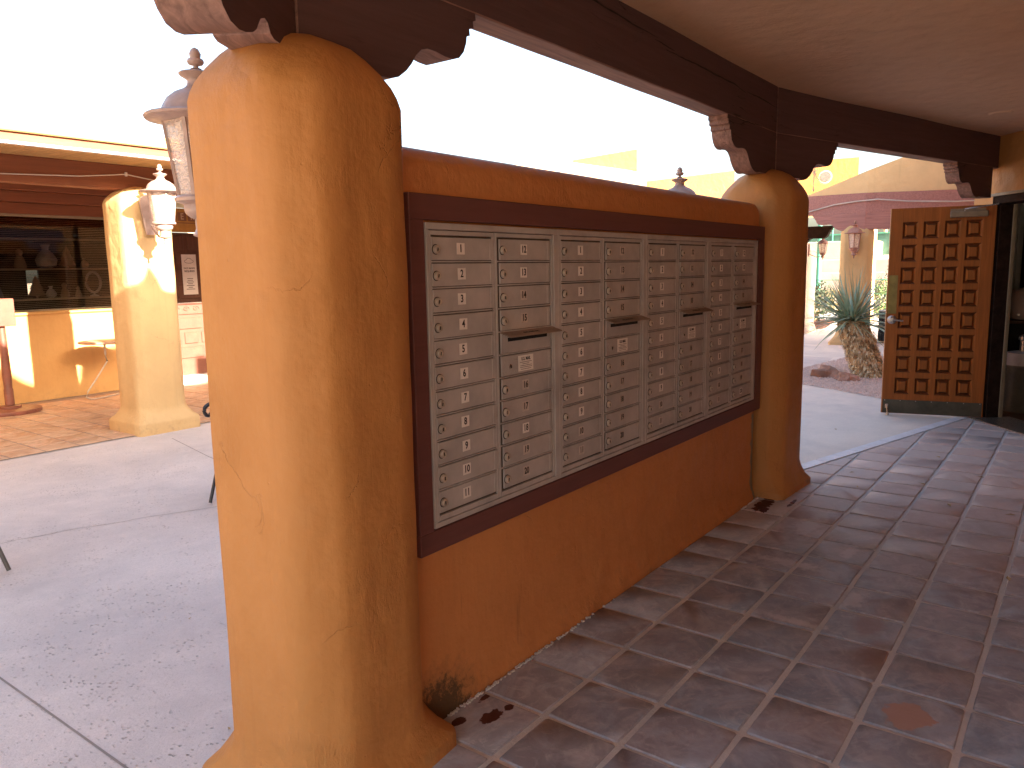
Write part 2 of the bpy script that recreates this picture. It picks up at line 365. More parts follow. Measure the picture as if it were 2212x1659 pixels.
# ------------------------------------------------------------------ builders
class MB:
    def __init__(s): s.v = []; s.f = []; s.m = []
    def add(s, vs, fs, mi=0):
        o = len(s.v); s.v += [tuple(x) for x in vs]; s.f += [tuple(i+o for i in f) for f in fs]; s.m += [mi]*len(fs); return s
    def box(s, x0, x1, y0, y1, z0, z1, b=0.0, mi=0, T=None):
        if b <= 0:
            v = [(x, y, z) for z in (z0, z1) for y in (y0, y1) for x in (x0, x1)]
            f = [(0, 2, 3, 1), (4, 5, 7, 6), (0, 1, 5, 4), (2, 6, 7, 3), (0, 4, 6, 2), (1, 3, 7, 5)]
        else:
            bm = bmesh.new(); bmesh.ops.create_cube(bm, size=1)
            for q in bm.verts: q.co = Vector(((x0+x1)/2+q.co.x*(x1-x0), (y0+y1)/2+q.co.y*(y1-y0), (z0+z1)/2+q.co.z*(z1-z0)))
            bmesh.ops.bevel(bm, geom=list(bm.edges), offset=b, segments=1, affect='EDGES')
            bm.verts.index_update(); v = [q.co[:] for q in bm.verts]; f = [tuple(q.index for q in k.verts) for k in bm.faces]; bm.free()
        if T: v = [T(q) for q in v]
        return s.add(v, f, mi)
    def lathe(s, prof, c=(0, 0, 0), n=20, mi=0, cap=True, axis='z', squash=None):
        v = []; f = []
        for (r, z) in prof:
            for k in range(n):
                a = 2*math.pi*k/n; rr = r*(squash(a) if squash else 1)
                p = (rr*math.cos(a), rr*math.sin(a), z)
                if axis == 'y': p = (p[0], p[2], p[1])
                if axis == 'x': p = (p[2], p[0], p[1])
                v.append((c[0]+p[0], c[1]+p[1], c[2]+p[2]))
        for i in range(len(prof)-1):
            for k in range(n):
                f.append((i*n+k, i*n+(k+1) % n, (i+1)*n+(k+1) % n, (i+1)*n+k))
        if cap: f.append(tuple(range(n))[::-1]); f.append(tuple(range((len(prof)-1)*n, len(prof)*n)))
        return s.add(v, f, mi)
    def tube(s, pts, r, n=8, mi=0):
        pts = [Vector(p) for p in pts]; v = []; f = []
        up = Vector((0, 0, 1))
        for i, p in enumerate(pts):
            t = (pts[min(i+1, len(pts)-1)]-pts[max(i-1, 0)]).normalized()
            a = t.cross(up)
            if a.length < .1: a = t.cross(Vector((1, 0, 0)))
            a.normalize(); b = t.cross(a)
            rr = r[i] if isinstance(r, (list, tuple)) else r
            for k in range(n):
                q = 2*math.pi*k/n; v.append(tuple(p+a*rr*math.cos(q)+b*rr*math.sin(q)))
        for i in range(len(pts)-1):
            for k in range(n): f.append((i*n+k, i*n+(k+1) % n, (i+1)*n+(k+1) % n, (i+1)*n+k))
        f.append(tuple(range(n))[::-1]); f.append(tuple(range((len(pts)-1)*n, len(pts)*n)))
        return s.add(v, f, mi)
    def prism(s, poly, h0, h1, axis='z', mi=0):  # poly (a,b); extruded along axis
        n = len(poly)
        def P(a, b, h): return {'z': (a, b, h), 'y': (a, h, b), 'x': (h, a, b)}[axis]
        v = [P(a, b, h0) for a, b in poly]+[P(a, b, h1) for a, b in poly]
        f = [tuple(range(n))[::-1], tuple(range(n, 2*n))]+[(i, (i+1) % n, n+(i+1) % n, n+i) for i in range(n)]
        return s.add(v, f, mi)
    def build(s, name, mats, parent=None, smooth=None, kind=None, label=None, fix=True):
        me = bpy.data.meshes.new(name); me.from_pydata(s.v, [], s.f)
        if not isinstance(mats, (list, tuple)): mats = [mats]
        for m in mats: me.materials.append(m)
        for p, i in zip(me.polygons, s.m): p.material_index = i
        if fix:
            bm = bmesh.new(); bm.from_mesh(me); bmesh.ops.recalc_face_normals(bm, faces=list(bm.faces)); bm.to_mesh(me); bm.free()
        if smooth is not None:
            for p in me.polygons: p.use_smooth = True
            try: me.set_sharp_from_angle(angle=R(smooth))
            except Exception: pass
        o = bpy.data.objects.new(name, me); C.objects.link(o)
        if parent: o.parent = parent
        if kind: o['kind'] = kind
        if label: o['label'] = label
        return o
def tag(o, label, cat, group=None):
    o['label'] = label; o['category'] = cat
    if group: o['group'] = group
    return o
def thing(name, label, cat, loc=(0, 0, 0), rz=0, group=None):
    o = bpy.data.objects.new(name, None); C.objects.link(o); o.location = loc; o.rotation_euler = (0, 0, rz)
    o.empty_display_size = .1
    return tag(o, label, cat, group)
def copy_tree(o, parent=None):
    c = o.copy(); C.objects.link(c)
    if parent is not None: c.parent = parent
    for ch in [q for q in C.objects if q.parent == o]: copy_tree(ch, c)
    return c
def text_mesh(txt, size, depth=.0006, xs=1.0):
    cu = bpy.data.curves.new('text', 'FONT'); cu.body = txt; cu.size = size; cu.extrude = depth; cu.align_x = 'CENTER'; cu.align_y = 'CENTER'
    cu.resolution_u = 3; cu.offset = size*.022
    o = bpy.data.objects.new('tmp', cu); C.objects.link(o)
    dg = bpy.context.evaluated_depsgraph_get(); me = bpy.data.meshes.new_from_object(o.evaluated_get(dg))
    bpy.data.objects.remove(o); bpy.data.curves.remove(cu)
    # stands in the XZ plane, readable from -Y
    me.transform(Matrix(((xs, 0, 0, 0), (0, 0, -1, 0), (0, 1, 0, 0), (0, 0, 0, 1))))
    return me
def text_obj(name, txt, size, m, loc, parent=None, xs=1.0, rz=0):
    me = text_mesh(txt, size, xs=xs); me.materials.append(m); me.name = name
    o = bpy.data.objects.new(name, me); C.objects.link(o); o.location = loc; o.rotation_euler = (0, 0, rz)
    if parent: o.parent = parent
    return o
def clip(poly, n, c):   # keep n.p <= c
    out = []
    for i, p in enumerate(poly):
        q = poly[(i+1) % len(poly)]
        dp = n[0]*p[0]+n[1]*p[1]-c; dq = n[0]*q[0]+n[1]*q[1]-c
        if dp <= 0: out.append(p)
        if dp*dq < 0:
            t = dp/(dp-dq); out.append((p[0]+t*(q[0]-p[0]), p[1]+t*(q[1]-p[1])))
    return out

# ================================================================== SETTING
# ground sheets, each a few mm over the one below
MB().add([(-150, -150, -.06), (400, -150, -.06), (400, 300, -.06), (-150, 300, -.06)], [(0, 1, 2, 3)]).build('ground', MT['soil'], kind='structure')
cy = MB()
cy.add([(-8, 1.95, -.012), (14.2, 1.95, -.012), (14.2, 14, -.012), (-8, 14, -.012)], [(0, 1, 2, 3)])
cy.add([(6.0, -6, -.0125), (26, -6, -.0125), (26, 1.95, -.0125), (6.0, 1.95, -.0125)], [(0, 1, 2, 3)])
cy.build('courtyard', MT['concrete'], kind='structure')
court = bpy.data.objects['courtyard']
# saw joints and a wandering crack
def ribbon(name, pts, wd, z, m, parent):
    b = MB(); v = []; f = []
    for i, p in enumerate(pts):
        a = Vector(pts[max(i-1, 0)]); c = Vector(pts[min(i+1, len(pts)-1)]); t = (c-a).normalized(); nn = Vector((-t.y, t.x))
        ww = wd*(random.uniform(.5, 1.3) if name == 'crack' else 1)
        q = Vector(p); v += [(*(q+nn*ww/2), z), (*(q-nn*ww/2), z)]
        if i: f.append((2*i-2, 2*i-1, 2*i+1, 2*i))
    return b.add(v, f).build(name, m, parent, fix=False)
ribbon('joint', [(1.12, 2.0), (1.115, 3.0), (1.10, 5.2), (1.09, 7.8)], .009, -.0105, MT['crack'], court)
ribbon('joint', [(3.42, 2.2), (3.70, 5.6), (3.84, 6.35), (4.09, 7.40)], .008, -.0105, MT['crack'], court)
pts = []
for i in range(60):
    t = i/59; pts.append((1.4+t*2.0, 5.45-.42*t-.35*t*t+.035*noise.noise(Vector((t*9, 0, 0)))+.012*noise.noise(Vector((t*40, 3, 0)))))
ribbon('crack', pts, .006, -.0104, MT['crack'], court)
# walkway slab beyond (smooth warm concrete) and plaza
MB().add([(6.05, 1.80, -.008), (9.60, .90, -.008), (10.0, 1.0, -.008), (15.4, 1.2, -.008), (15.4, 3.7, -.008), (10.75, 3.2, -.008), (9.0, 4.6, -.008), (5.9, 3.0, -.008)], [tuple(range(8))]).build('walkway', MT['concrete2'], kind='structure')
MB().add([(14.2, .5, -.011), (26, .5, -.011), (30, 14, -.011), (14.2, 14, -.011)], [(0, 1, 2, 3)]).build('plaza', MT['concrete2'], kind='structure')

# porch floor: grout bed and individual saltillo tiles
WALLN = (.616, -.788); WC = 5.05      # diagonal building wall: n.p = WC, direction (-.788,-.616)
kerb_n = Vector((.2489, .9685)); kerb_c = kerb_n.x*6.127+kerb_n.y*1.758
grout = MB().add([(-2.4, -2.5, -.007), (5.1, -2.5, -.007), (9.6, .93, -.007), (6.0, 1.80, -.007), (6.0, 1.93, -.007), (-2.4, 1.93, -.007)], [tuple(range(6))]).build('floor', MT['grout'], kind='structure')
PX, PY, X0, Y0 = .3075, .3128, 1.8588, 1.5034
variants = []
def tile_mesh(poly, rr, z=0.0, name='tile'):
    # rounded irregular tile top with a soft edge
    poly2 = []
    n = len(poly); cxy = (sum(p[0] for p in poly)/n, sum(p[1] for p in poly)/n)
    for i, p in enumerate(poly):
        a = Vector(poly[i-1]); b = Vector(p); c = Vector(poly[(i+1) % n])
        u = (a-b); v = (c-b)
        if u.length < .03 or v.length < .03: poly2.append(tuple(b)); continue
        k = rr*random.uniform(.6, 1.6)
        poly2 += [tuple(b+u.normalized()*k), tuple(b+(u.normalized()+v.normalized())*k*.28), tuple(b+v.normalized()*k)]
    m = len(poly2)
    out = [(p[0], p[1], z-.006) for p in poly2]
    inn = [(p[0]+(cxy[0]-p[0])*.028, p[1]+(cxy[1]-p[1])*.028, z+random.uniform(-.0006, .0006)) for p in poly2]
    fs = [(i, (i+1) % m, m+(i+1) % m, m+i) for i in range(m)]+[tuple(range(m, 2*m))]
    me = bpy.data.meshes.new(name); me.from_pydata(out+inn, [], fs)
    for p in me.polygons: p.use_smooth = True
    try: me.set_sharp_from_angle(angle=R(50))
    except Exception: pass
    return me
def irregular(w, h):
    j = lambda: random.uniform(-.0022, .0022)
    p = []
    cs = [(-w/2, -h/2), (w/2, -h/2), (w/2, h/2), (-w/2, h/2)]
    cs = [(a+j(), b+j()) for a, b in cs]
    for i in range(4):
        a = Vector(cs[i]); b = Vector(cs[(i+1) % 4]); t = (b-a).normalized(); nn = Vector((t.y, -t.x))
        p.append(tuple(a)); p.append(tuple(a.lerp(b, .35)+nn*j()*.8)); p.append(tuple(a.lerp(b, .68)+nn*j()*.8))
    return p
TV = []
for i in range(8):
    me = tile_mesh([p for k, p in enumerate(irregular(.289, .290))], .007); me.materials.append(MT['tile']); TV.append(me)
def in_view(x, y):
    if math.hypot(x, y) < .6: return False
    a = math.degrees(math.atan2(y, x)); return 0.5 < a < 75 and x > .2
far_tiles = []
for i in range(-10, 28):
    for j in range(-2, 14):
        x = X0+(i+.5)*PX; y = Y0-(j+.5)*PY+PY*(0) ; 
        cx, cy_ = x, Y0-(j+.5)*PY
        hw, hh = .1445, .145
        if j == -1: pass
        if j == -2: continue
        rect = [(cx-hw, cy_-hh), (cx+hw, cy_-hh), (cx+hw, cy_+hh), (cx-hw, cy_+hh)]
        poly = rect
        if x < 6.1 : poly = clip(poly, (0, 1), 1.792) if cx < 5.2 else clip(poly, (0, 1), 1.90)
        if poly: poly = clip(poly, tuple(kerb_n), kerb_c-.008)
        if poly: poly = clip(poly, WALLN, WC-.02)
        if not poly or len(poly) < 3: continue
        A = abs(sum(poly[k][0]*poly[(k+1) % len(poly)][1]-poly[(k+1) % len(poly)][0]*poly[k][1] for k in range(len(poly))))/2
        if A < .004: continue
        vis = in_view(cx, cy_)
        whole = A > .99*4*hw*hh
        if not vis: far_tiles.append(poly); continue
        if whole:
            o = bpy.data.objects.new('tile', random.choice(TV)); C.objects.link(o)
            o.location = (cx+random.uniform(-.002, .002), cy_+random.uniform(-.002, .002), random.uniform(-.0007, .0007))
            o.rotation_euler = (random.uniform(-.002, .002), random.uniform(-.002, .002), random.choice((0, math.pi))+random.uniform(-.006, .006))
        else:
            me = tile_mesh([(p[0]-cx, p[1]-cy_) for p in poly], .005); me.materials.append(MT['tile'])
            o = bpy.data.objects.new('tile', me); C.objects.link(o); o.location = (cx, cy_, 0)
        o.parent = grout
b = MB()
for poly in far_tiles: b.add([(p[0], p[1], 0) for p in poly], [tuple(range(len(poly)))])
b.build('tile_field', MT['tile'], grout, kind='stuff', fix=False)
# white painted kerb strip along the porch edge
kb = MB(); segs = 14; a0, a1 = Vector((5.75, 1.865)), Vector((9.43, .905)); nn = Vector((.2489, .9685))
for i in range(segs):
    p = a0.lerp(a1, i/segs); q = a0.lerp(a1, (i+1)/segs-.0015); wd = .10
    o = (p, q, q+nn*wd, p+nn*wd)
    kb.prism([(v.x, v.y) for v in o], -.012, .004+random.uniform(-.001, .001))
kb.build('kerb', MT['white'], kind='structure')

# porch ceiling (slightly uneven plaster)
cp = [(-3, -2.5), (5.1, -2.5), (9.75, 1.25), (9.2, .86), (5.62, 1.86), (1.5, 1.86), (-3, .6)]
ZC = 2.842
cb = MB()
import itertools
nx, ny = 60, 26
vs = []; 
for j in range(ny+1):
    for i in range(nx+1):
        x = -3+i*(13/nx); y = -2.9+j*(5.2/ny)
        vs.append((x, y, ZC+.010*noise.noise(Vector((x*.9, y*.9, 1)))))
fs = [(j*(nx+1)+i, j*(nx+1)+i+1, (j+1)*(nx+1)+i+1, (j+1)*(nx+1)+i) for j in range(ny) for i in range(nx)]
bm = bmesh.new(); bv = [bm.verts.new(v) for v in vs]
for f in fs: bm.faces.new([bv[k] for k in f])
def cut(bm, p, n): bmesh.ops.bisect_plane(bm, geom=list(bm.verts)+list(bm.edges)+list(bm.faces), plane_co=p, plane_no=n, clear_outer=True)
b2d = Vector((math.cos(R(-15.5)), math.sin(R(-15.5)), 0)); b2n = Vector((-b2d.y, b2d.x, 0))
P2 = Vector((5.62, 1.87, 0))
me = bpy.data.meshes.new('ceiling')
# cut by x-beam line (y<1.87) and beam-2 line
cut(bm, (0, 1.87, 0), (0, 1, 0)); cut(bm, P2+b2n*.01, b2n)
cut(bm, (-1.9, 0, 0), (-1, 0, 0))  # unseen end cut short to let warm bounce light into the porch
cut(bm, (WALLN[0]*(WC+.05), WALLN[1]*(WC+.05), 0), (WALLN[0], WALLN[1], 0))
bm.to_mesh(me); bm.free(); me.materials.append(MT['ceil'])
for p in me.polygons: p.use_smooth = True
ceil = bpy.data.objects.new('ceiling', me); C.objects.link(ceil); ceil['kind'] = 'structure'
# small recessed lamp disc in the ceiling
cl = MB().lathe([(.075, -.012), (.09, -.004), (.09, 0)], (7.8, .72, ZC), 24).build('ceiling_light', MT['ceil'])
tag(cl, 'small round disc light set in the porch ceiling near the doorway', 'ceiling light')

# ================================================================== THE BUILDING with the doorway
wd_ = Vector((-.788, -.616, 0)); wn_ = Vector((-.616, .788, 0))   # along wall, out of wall (towards porch)
corner = Vector((9.56, 1.064, 0))
bld = thing('building', 'orange stucco building with the open carved door at the right of the porch', 'building', corner, math.atan2(wd_.y, wd_.x))
# local: +x runs along the wall towards the camera side, -y points outwards? (rotated 218 deg): out = wn_
# local y axis = rot90(wd_) = (.616,-.788) -> into the building
HX = .385   # hinge edge
def seg(b, x0, x1, z0, z1, y0=0.0, y1=.16): b.box(x0, x1, y0, y1, z0, z1)
wb = MB()
seg(wb, 0, HX-.06, 0, 4.1); seg(wb, HX-.06, HX+1.9, 2.20, 4.1); seg(wb, HX+1.9, 5.9, 0, 4.1)
wb.build('wall', MT['orange'], bld)
# door frame / jambs
fb = MB().box(HX-.06, HX-.005, -.012, .16, 0, 2.26, .004).box(HX-.06, HX+1.9, -.012, .22, 2.185, 2.262, .004).box(HX+1.85, HX+1.9, -.012, .26, 0, 2.18, .004)
fb.box(HX-.005, HX+.012, .03, .16, 0, 2.184, .003)
fb.build('door_frame', MT['frame'], bld)
MB().box(HX-.03, HX+.02, .1605, .20, .0, 2.18, .003).build('jamb_trim', MT['beige'], bld)
MB().box(HX-.09, HX+1.95, -.02, -.0125, 2.262, 2.29, .002).build('lintel_trim', MT['beige'], bld)
MB().box(HX-.02, HX+1.9, -.12, .30, -.004, .012, .003).build('threshold', MT['steel'], bld)
# room behind (world coordinates)
RP = [(9.66, .90), (13.6, 1.22), (13.6, -3.0), (5.35, -2.42)]
room = thing('shop_room', 'dim room seen through the open doorway', 'room')
b = MB()
def wl(p, q, th=.1):
    p, q = Vector(p), Vector(q); t = (q-p).normalized(); nn = Vector((-t.y, t.x))*th
    b.prism([tuple(p), tuple(q), tuple(q+nn), tuple(p+nn)], 0, 2.75)
wl((13.6, -3.0), (13.6, 1.22)); wl((5.35, -2.5), (13.6, -3.1)); wl((9.9, .985), (13.6, 1.285), -.05)
b.build('room_wall', MT['roomw'], room)
MB().prism(RP, 2.70, 2.76).build('room_ceiling', MT['roomw'], room)
MB().prism(RP, -.004, .004).build('room_floor', MT['doord'], room)
tag(MB().box(-.35, .35, -.42, .42, 0, .014, .004).build('door_mat', MT['mat']), 'dark ribbed doormat lying just inside the open doorway', 'doormat')
dm = bpy.data.objects['door_mat']; 
def bloc(x, y, z): 
    a = math.atan2(wd_.y, wd_.x); return (corner.x+x*math.cos(a)-y*math.sin(a), corner.y+x*math.sin(a)+y*math.cos(a), z)
BR = math.atan2(wd_.y, wd_.x)
dm.location = bloc(HX+.75, .72, .006); dm.rotation_euler = (0, 0, BR)
# unseen building mass, sized for the sun it blocks: parapet, wings, back
mass = thing('building', 'low orange adobe building that the porch belongs to, flat roofed', 'building')
# unseen parapet above beams, top shaped to throw the shadow edge on the shop
def parapet(name, p, q, z0, zf, th, parent, m, n=40, wav=None):
    p = Vector(p); q = Vector(q); t = (q-p).normalized(); nn = Vector((-t.y, t.x)); b = MB(); v = []; f = []
    for i in range(n+1):
        a = p.lerp(q, i/n); z = zf(i/n) if callable(zf) else zf
        for (k, zz) in ((0, z0), (0, z-.06), (.06, z), (th-.06, z), (th, z-.06), (th, z0)):
            w_ = a+nn*k; v.append((w_.x, w_.y, zz))
        if i:
            o = (i-1)*6
            for k in range(5): f.append((o+k, o+k+1, o+6+k+1, o+6+k))
            f.append((o+5, o, o+6, o+11))
    f.append(tuple(range(6))); f.append(tuple(range(n*6, n*6+6)))
    return b.add(v, f).build(name, m, parent, smooth=40)
def shadow_crest(t):  # heights stepped to shape the sunlit patches on the shop
    x = -1.9+t*7.5
    sm = lambda v, a, b: min(1, max(0, (v-a)/(b-a)))
    z = 3.86+.24*(1-sm(x, 2.9, 3.36))+.36*sm(x, 3.885, 3.925)
    return z+.30*(1-sm(x, 2.6, 3.20))+.12*sm(x, 3.885, 3.925)-.80*sm(x, 4.5, 4.7)+.20*math.exp(-((x-3.57)/.07)**2)-.06*sm(x, 3.60, 3.7)*(1-sm(x, 3.86, 3.95))+.03*math.sin(x*4.2)
parapet('parapet', (-1.9, 1.845), (5.62, 1.845), 2.846, shadow_crest, .17, mass, MT['orange'], 110)
parapet('parapet', (5.63, 1.845), (5.63+b2d.x*4.1, 1.845+b2d.y*4.1), 2.846, 4.05, .17, mass, MT['orange'], 20)
MB().prism([(-1.9, -2.9), (5.0, -2.9), (9.7, .9), (5.6, 1.83), (-1.9, 1.83)], 3.0, 3.3).build('roof', MT['ceil'], mass)
MB().box(-1.9, 4.62, -9, -2.72, 0, 3.7).prism([(4.63, -9), (19, -9), (19, 1.55), (17.9, 1.55), (9.78, 1.02), (9.78, .60), (4.75, -2.9), (4.63, -2.9)], 2.9, 4.9).prism([(9.74, 1.065), (9.80, 1.0), (17.9, 1.50), (17.9, 1.70)], 0, 2.9).build('wing', MT['orange'], mass)
MB().box(-1.9, 5.6, -2.72, -2.5, 0, 2.9).build('back_wall', MT['orange'], mass)

# ================================================================== COLUMNS
def chsq(w, c, k, rnd=.15):
    # 24 point rounded/chamfered square cross-section, half width w, chamfer c
    pts = []
    for q in range(4):
        a = q*math.pi/2
        base_pts = [(w, -w+c+ (2*w-2*c)*t) for t in (0, .25, .5, .75, 1)] 
        ch = [(w-c*t*(1)+c*rnd*.30*math.sin(math.pi*t), w-c+c*t+c*rnd*.30*math.sin(math.pi*t)) for t in (.25, .5, .75)]
        for (x, y) in base_pts+ch:
            pts.append((x*math.cos(a)-y*math.sin(a), x*math.sin(a)+y*math.cos(a)))
    return pts
def column(label, cx, cy, rz=0, w=.262, c=.10, B=.31, ztop=2.30, zs=2.09, zf=.16, seed=1, m='orange', group='stucco columns of the arcade', dome=.19, bb=.05):
    b = MB(); rings = []
    def ring(hw, ch, z, wob=.006):
        r = []
        for (x, y) in chsq(hw, ch, 0):
            k = 1+wob*1.6*noise.noise(Vector((x*3+seed*7, y*3, z*1.6)))+.010*noise.noise(Vector((x*9+seed*3, y*9, z*4)))
            r.append((x*k, y*k, z))
        rings.append(r)
    ring(B, c*.35, -.02, .01); ring(B*1.0, c*.35, bb*.8, .012); ring(B*.985, c*.4, bb, .012)
    for t in (.25, .5, .75, 1): 
        e = (1-t)**1.8; ring(w+(B*.97-w)*e, c*(.45+.55*t), bb+(zf-bb)*t, .008)
    nz = 34
    for i in range(1, nz): ring(w, c, zf+(zs-zf)*i/nz)
    for (dw, t) in ((0, 0), (.004, .13), (.013, .27), (.033, .45), (.062, .64), (.10, .80), (.15, .92), (.2, 1.0)):
        hw = w-dw*dome/.19; ring(max(hw, .03), min(c*(1+.3*t), hw*.6), zs+(ztop-zs)*t, .010)
    n = len(rings[0]); v = [p for r in rings for p in r]; f = []
    for i in range(len(rings)-1):
        for k in range(n): f.append((i*n+k, i*n+(k+1) % n, (i+1)*n+(k+1) % n, (i+1)*n+k))
    f.append(tuple(range((len(rings)-1)*n, len(rings)*n)))
    o = b.add(v, f).build('column', MT[m], smooth=70)
    o.location = (cx, cy, 0); o.rotation_euler = (0, 0, rz)
    return tag(o, label, 'column', group)
C1 = (1.54, 1.93); C2 = (5.575, 1.915)
column('big orange stucco column in the foreground at the near end of the mailbox wall', *C1, rz=R(5), ztop=2.30, zs=2.10, seed=1, c=.105)
column('orange column at the far end of the mailbox wall, beneath the bend of the beam', *C2, rz=R(-2), ztop=2.285, zs=2.06, seed=2, zf=.2, c=.10)
column('half sunlit column with a lantern in front of the shop window', 4.28, 8.06, ztop=2.54, zs=2.36, seed=3, B=.34, zf=.26, c=.08, bb=.12, m='paletan')
column('sunlit free standing column behind the spiky yucca', 16.98, 3.90, rz=R(10), w=.30, B=.44, ztop=2.50, zs=2.22, seed=4, zf=.32, m='paletan')
column('pinkish shaded column farthest away, seen past the edge of the second porch column', 19.35, 5.72, w=.30, B=.36, ztop=2.12, zs=1.92, seed=5, zf=.3, m='pink')

# ================================================================== BEAMS AND CORBELS
YB = 1.855; TH = .13
def prof_corbel(L=.755):
    k = L/.755
    P = [(.0, .0), (.755, 0), (.758, -.022), (.742, -.030), (.745, -.052), (.722, -.058), (.725, -.082), (.708, -.088), (.705, -.11), (.690, -.145), (.665, -.170), (.630, -.182),
         (.59, -.180), (.55, -.173), (.51, -.172), (.48, -.182), (.455, -.205), (.435, -.235), (.41, -.262), (.375, -.288), (.335, -.300), (.30, -.300), (.27, -.292), (0, -.292)]
    return [(x*k, z) for x, z in P]
def bm_beam(name, L0, L1, zb, zt, th, parent, loc, rz, mats=None, n=30, mb=None):
    """timber running along local x, front face at y=0 and back at y=th; slightly worn"""
    b = MB(); v = []; f = []
    for i in range(n+1):
        x = L0+(L1-L0)*i/n
        j = lambda s: .0022*noise.noise(Vector((x*2.3, s*5, 2)))
        for (y, z, s) in ((.004, zb, 0), (0, zb+.005, 1), (0, zt, 2), (th, zt, 3), (th, zb+.005, 4), (th-.004, zb, 5)):
            v.append((x, y+j(s), z+j(s+9)))
        if i:
            o = (i-1)*6
            for k in range(6): f.append((o+k, o+(k+1) % 6, o+6+(k+1) % 6, o+6+k))
    f.append(tuple(range(6))[::-1]); f.append(tuple(range(n*6, n*6+6)))
    b.add(v, f)
    o = b.build(name, mats or [MT['beam']], parent, smooth=30)
    o.location = loc; o.rotation_euler = (0, 0, rz)
    return o
def corbel_obj(name, sgn, th, zt, parent, loc, rz, m, L=.755, cut_end=True):
    b = MB(); P = [(sgn*x, zt+z) for x, z in prof_corbel(L)]
    b.prism(P, .003, th-.003, axis='y')
    o = b.build(name, m, parent, smooth=25); o.location = loc; o.rotation_euler = (0, 0, rz)
    return o
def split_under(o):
    # bottom and end faces: weathered, and paler for courtyard light; other faces stay stained
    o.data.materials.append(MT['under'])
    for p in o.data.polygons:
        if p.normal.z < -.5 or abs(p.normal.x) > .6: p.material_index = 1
ZB = 2.535
pb = thing('porch_beam', 'dark brown timber beam with carved corbels running above the mailbox wall', 'beam', (0, 0, 0))
o = bm_beam('timber', 1.50, 5.615, ZB, ZC+.02, TH, pb, (0, YB, 0), 0); split_under(o)
o = corbel_obj('corbel', 1, TH, ZB, pb, (1.50, YB-.002, 0), 0, MT['beam'], .795); split_under(o)
o = corbel_obj('corbel', -1, TH, ZB, pb, (5.612, YB-.002, 0), 0, MT['beam'], .90); split_under(o)
# long drying crack in the beam face
cpts = []
for (x, z) in ((2.9, 2.838), (3.3, 2.80), (3.7, 2.752), (3.95, 2.745)): cpts.append((x, z))
def crackline(parent, pts, y, wd=.005):
    b = MB(); v = []; f = []; P = []
    for i in range(len(pts)-1):
        for k in range(10):
            t = k/10; P.append((pts[i][0]+(pts[i+1][0]-pts[i][0])*t, pts[i][1]+(pts[i+1][1]-pts[i][1])*t))
    P.append(pts[-1])
    for i, (x, z) in enumerate(P):
        zz = z+.006*noise.noise(Vector((x*7, 1, 0)))+.003*noise.noise(Vector((x*30, 1, 0))); q = wd*math.sin(math.pi*min(1, max(.08, i/(len(P)-1))*.98+.01))*random.uniform(.7, 1.2)
        v += [(x, y, zz-q/2-.0006), (x, y, zz+q/2+.0006)]
        if i: f.append((2*i-2, 2*i-1, 2*i+1, 2*i))
    b.add(v, f).build('split', MT['dark'], parent, fix=False)
crackline(pb, [(2.75, 2.80), (3.1, 2.79), (3.45, 2.772), (3.75, 2.765)], YB-.0035, .008)
crackline(pb, [(3.72, 2.752), (3.95, 2.742)], YB-.0035, .006)
crackline(pb, [(3.85, 2.728), (4.25, 2.728), (4.8, 2.722), (5.0, 2.705)], YB-.0035, .009)
crackline(pb, [(5.02, 2.712), (5.3, 2.712), (5.60, 2.702)], YB-.0035, .008)
crackline(pb, [(4.82, 2.533), (5.0, 2.530), (5.3, 2.536)], YB-.006, .006)
# left segment bending back over the first column
lb = thing('porch_beam', 'brown timber beam and corbel cut off by the top left corner, over the near column', 'beam')
LT = .155; LA = R(212)
ld = Vector((math.cos(LA), math.sin(LA))); ln = Vector((ld.y, -ld.x))     # ln points to the courtyard side
if ln.y < 0: ln = -ln
lo = Vector((1.48, 1.855))
LP = [(-.06, 2.235), (.15, 2.232), (.172, 2.240), (.187, 2.262), (.206, 2.268), (.234, 2.258), (.246, 2.245), (.263, 2.225), (.287, 2.211), (.331, 2.198), (.372, 2.193), (.417, 2.199), (.45, 2.22), (.475, 2.25), (.49, 2.29), (.497, 2.34), (.50, 2.385), (.525, 2.388), (.527, 2.42), (.55, 2.424), (.552, 2.46), (.57, 2.464), (.57, 2.536), (-.06, 2.536)]
b = MB().prism(LP, -LT, 0, axis='y')
o = b.build('corbel', MT['beam'], lb, smooth=25); o.location = (lo.x, lo.y, 0); o.rotation_euler = (0, 0, LA); split_under(o)
o = bm_beam('timber', -.02, 3.4, ZB+.0015, ZC+.02, LT, lb, (lo.x+ln.x*LT, lo.y+ln.y*LT, 0), LA, n=16); split_under(o)
# segment towards the building
rbm = thing('porch_beam', 'dark brown timber beam running from the far column to the building', 'beam')
o = bm_beam('timber', .0, 3.95, ZB, ZC+.02, TH, rbm, (5.63, YB, 0), R(-15.5), n=24); split_under(o)
o = corbel_obj('corbel', 1, TH, ZB, rbm, (5.63, YB-.002, 0), R(-15.5), MT['beam'], .80); split_under(o)
o = corbel_obj('corbel', -1, TH, ZB, rbm, (5.63+b2d.x*3.66, YB-.002+b2d.y*3.66, 0), R(-15.5), MT['beam'], .80); split_under(o)
# steel/weathered spacer notches are part of the corbel profile

MB().prism([(5.60, YB+.012), (5.655, YB+.006), (5.68, YB+.10), (5.60, YB+.12)], ZB-.285, ZC+.01).build('joint_block', MT['beam'], rbm)
MB().prism([(1.44, YB+.03), (1.52, YB+.012), (1.55, YB+.11), (1.40, YB+.12)], ZB-.28, ZC+.01).build('joint_block', MT['beam'], pb)
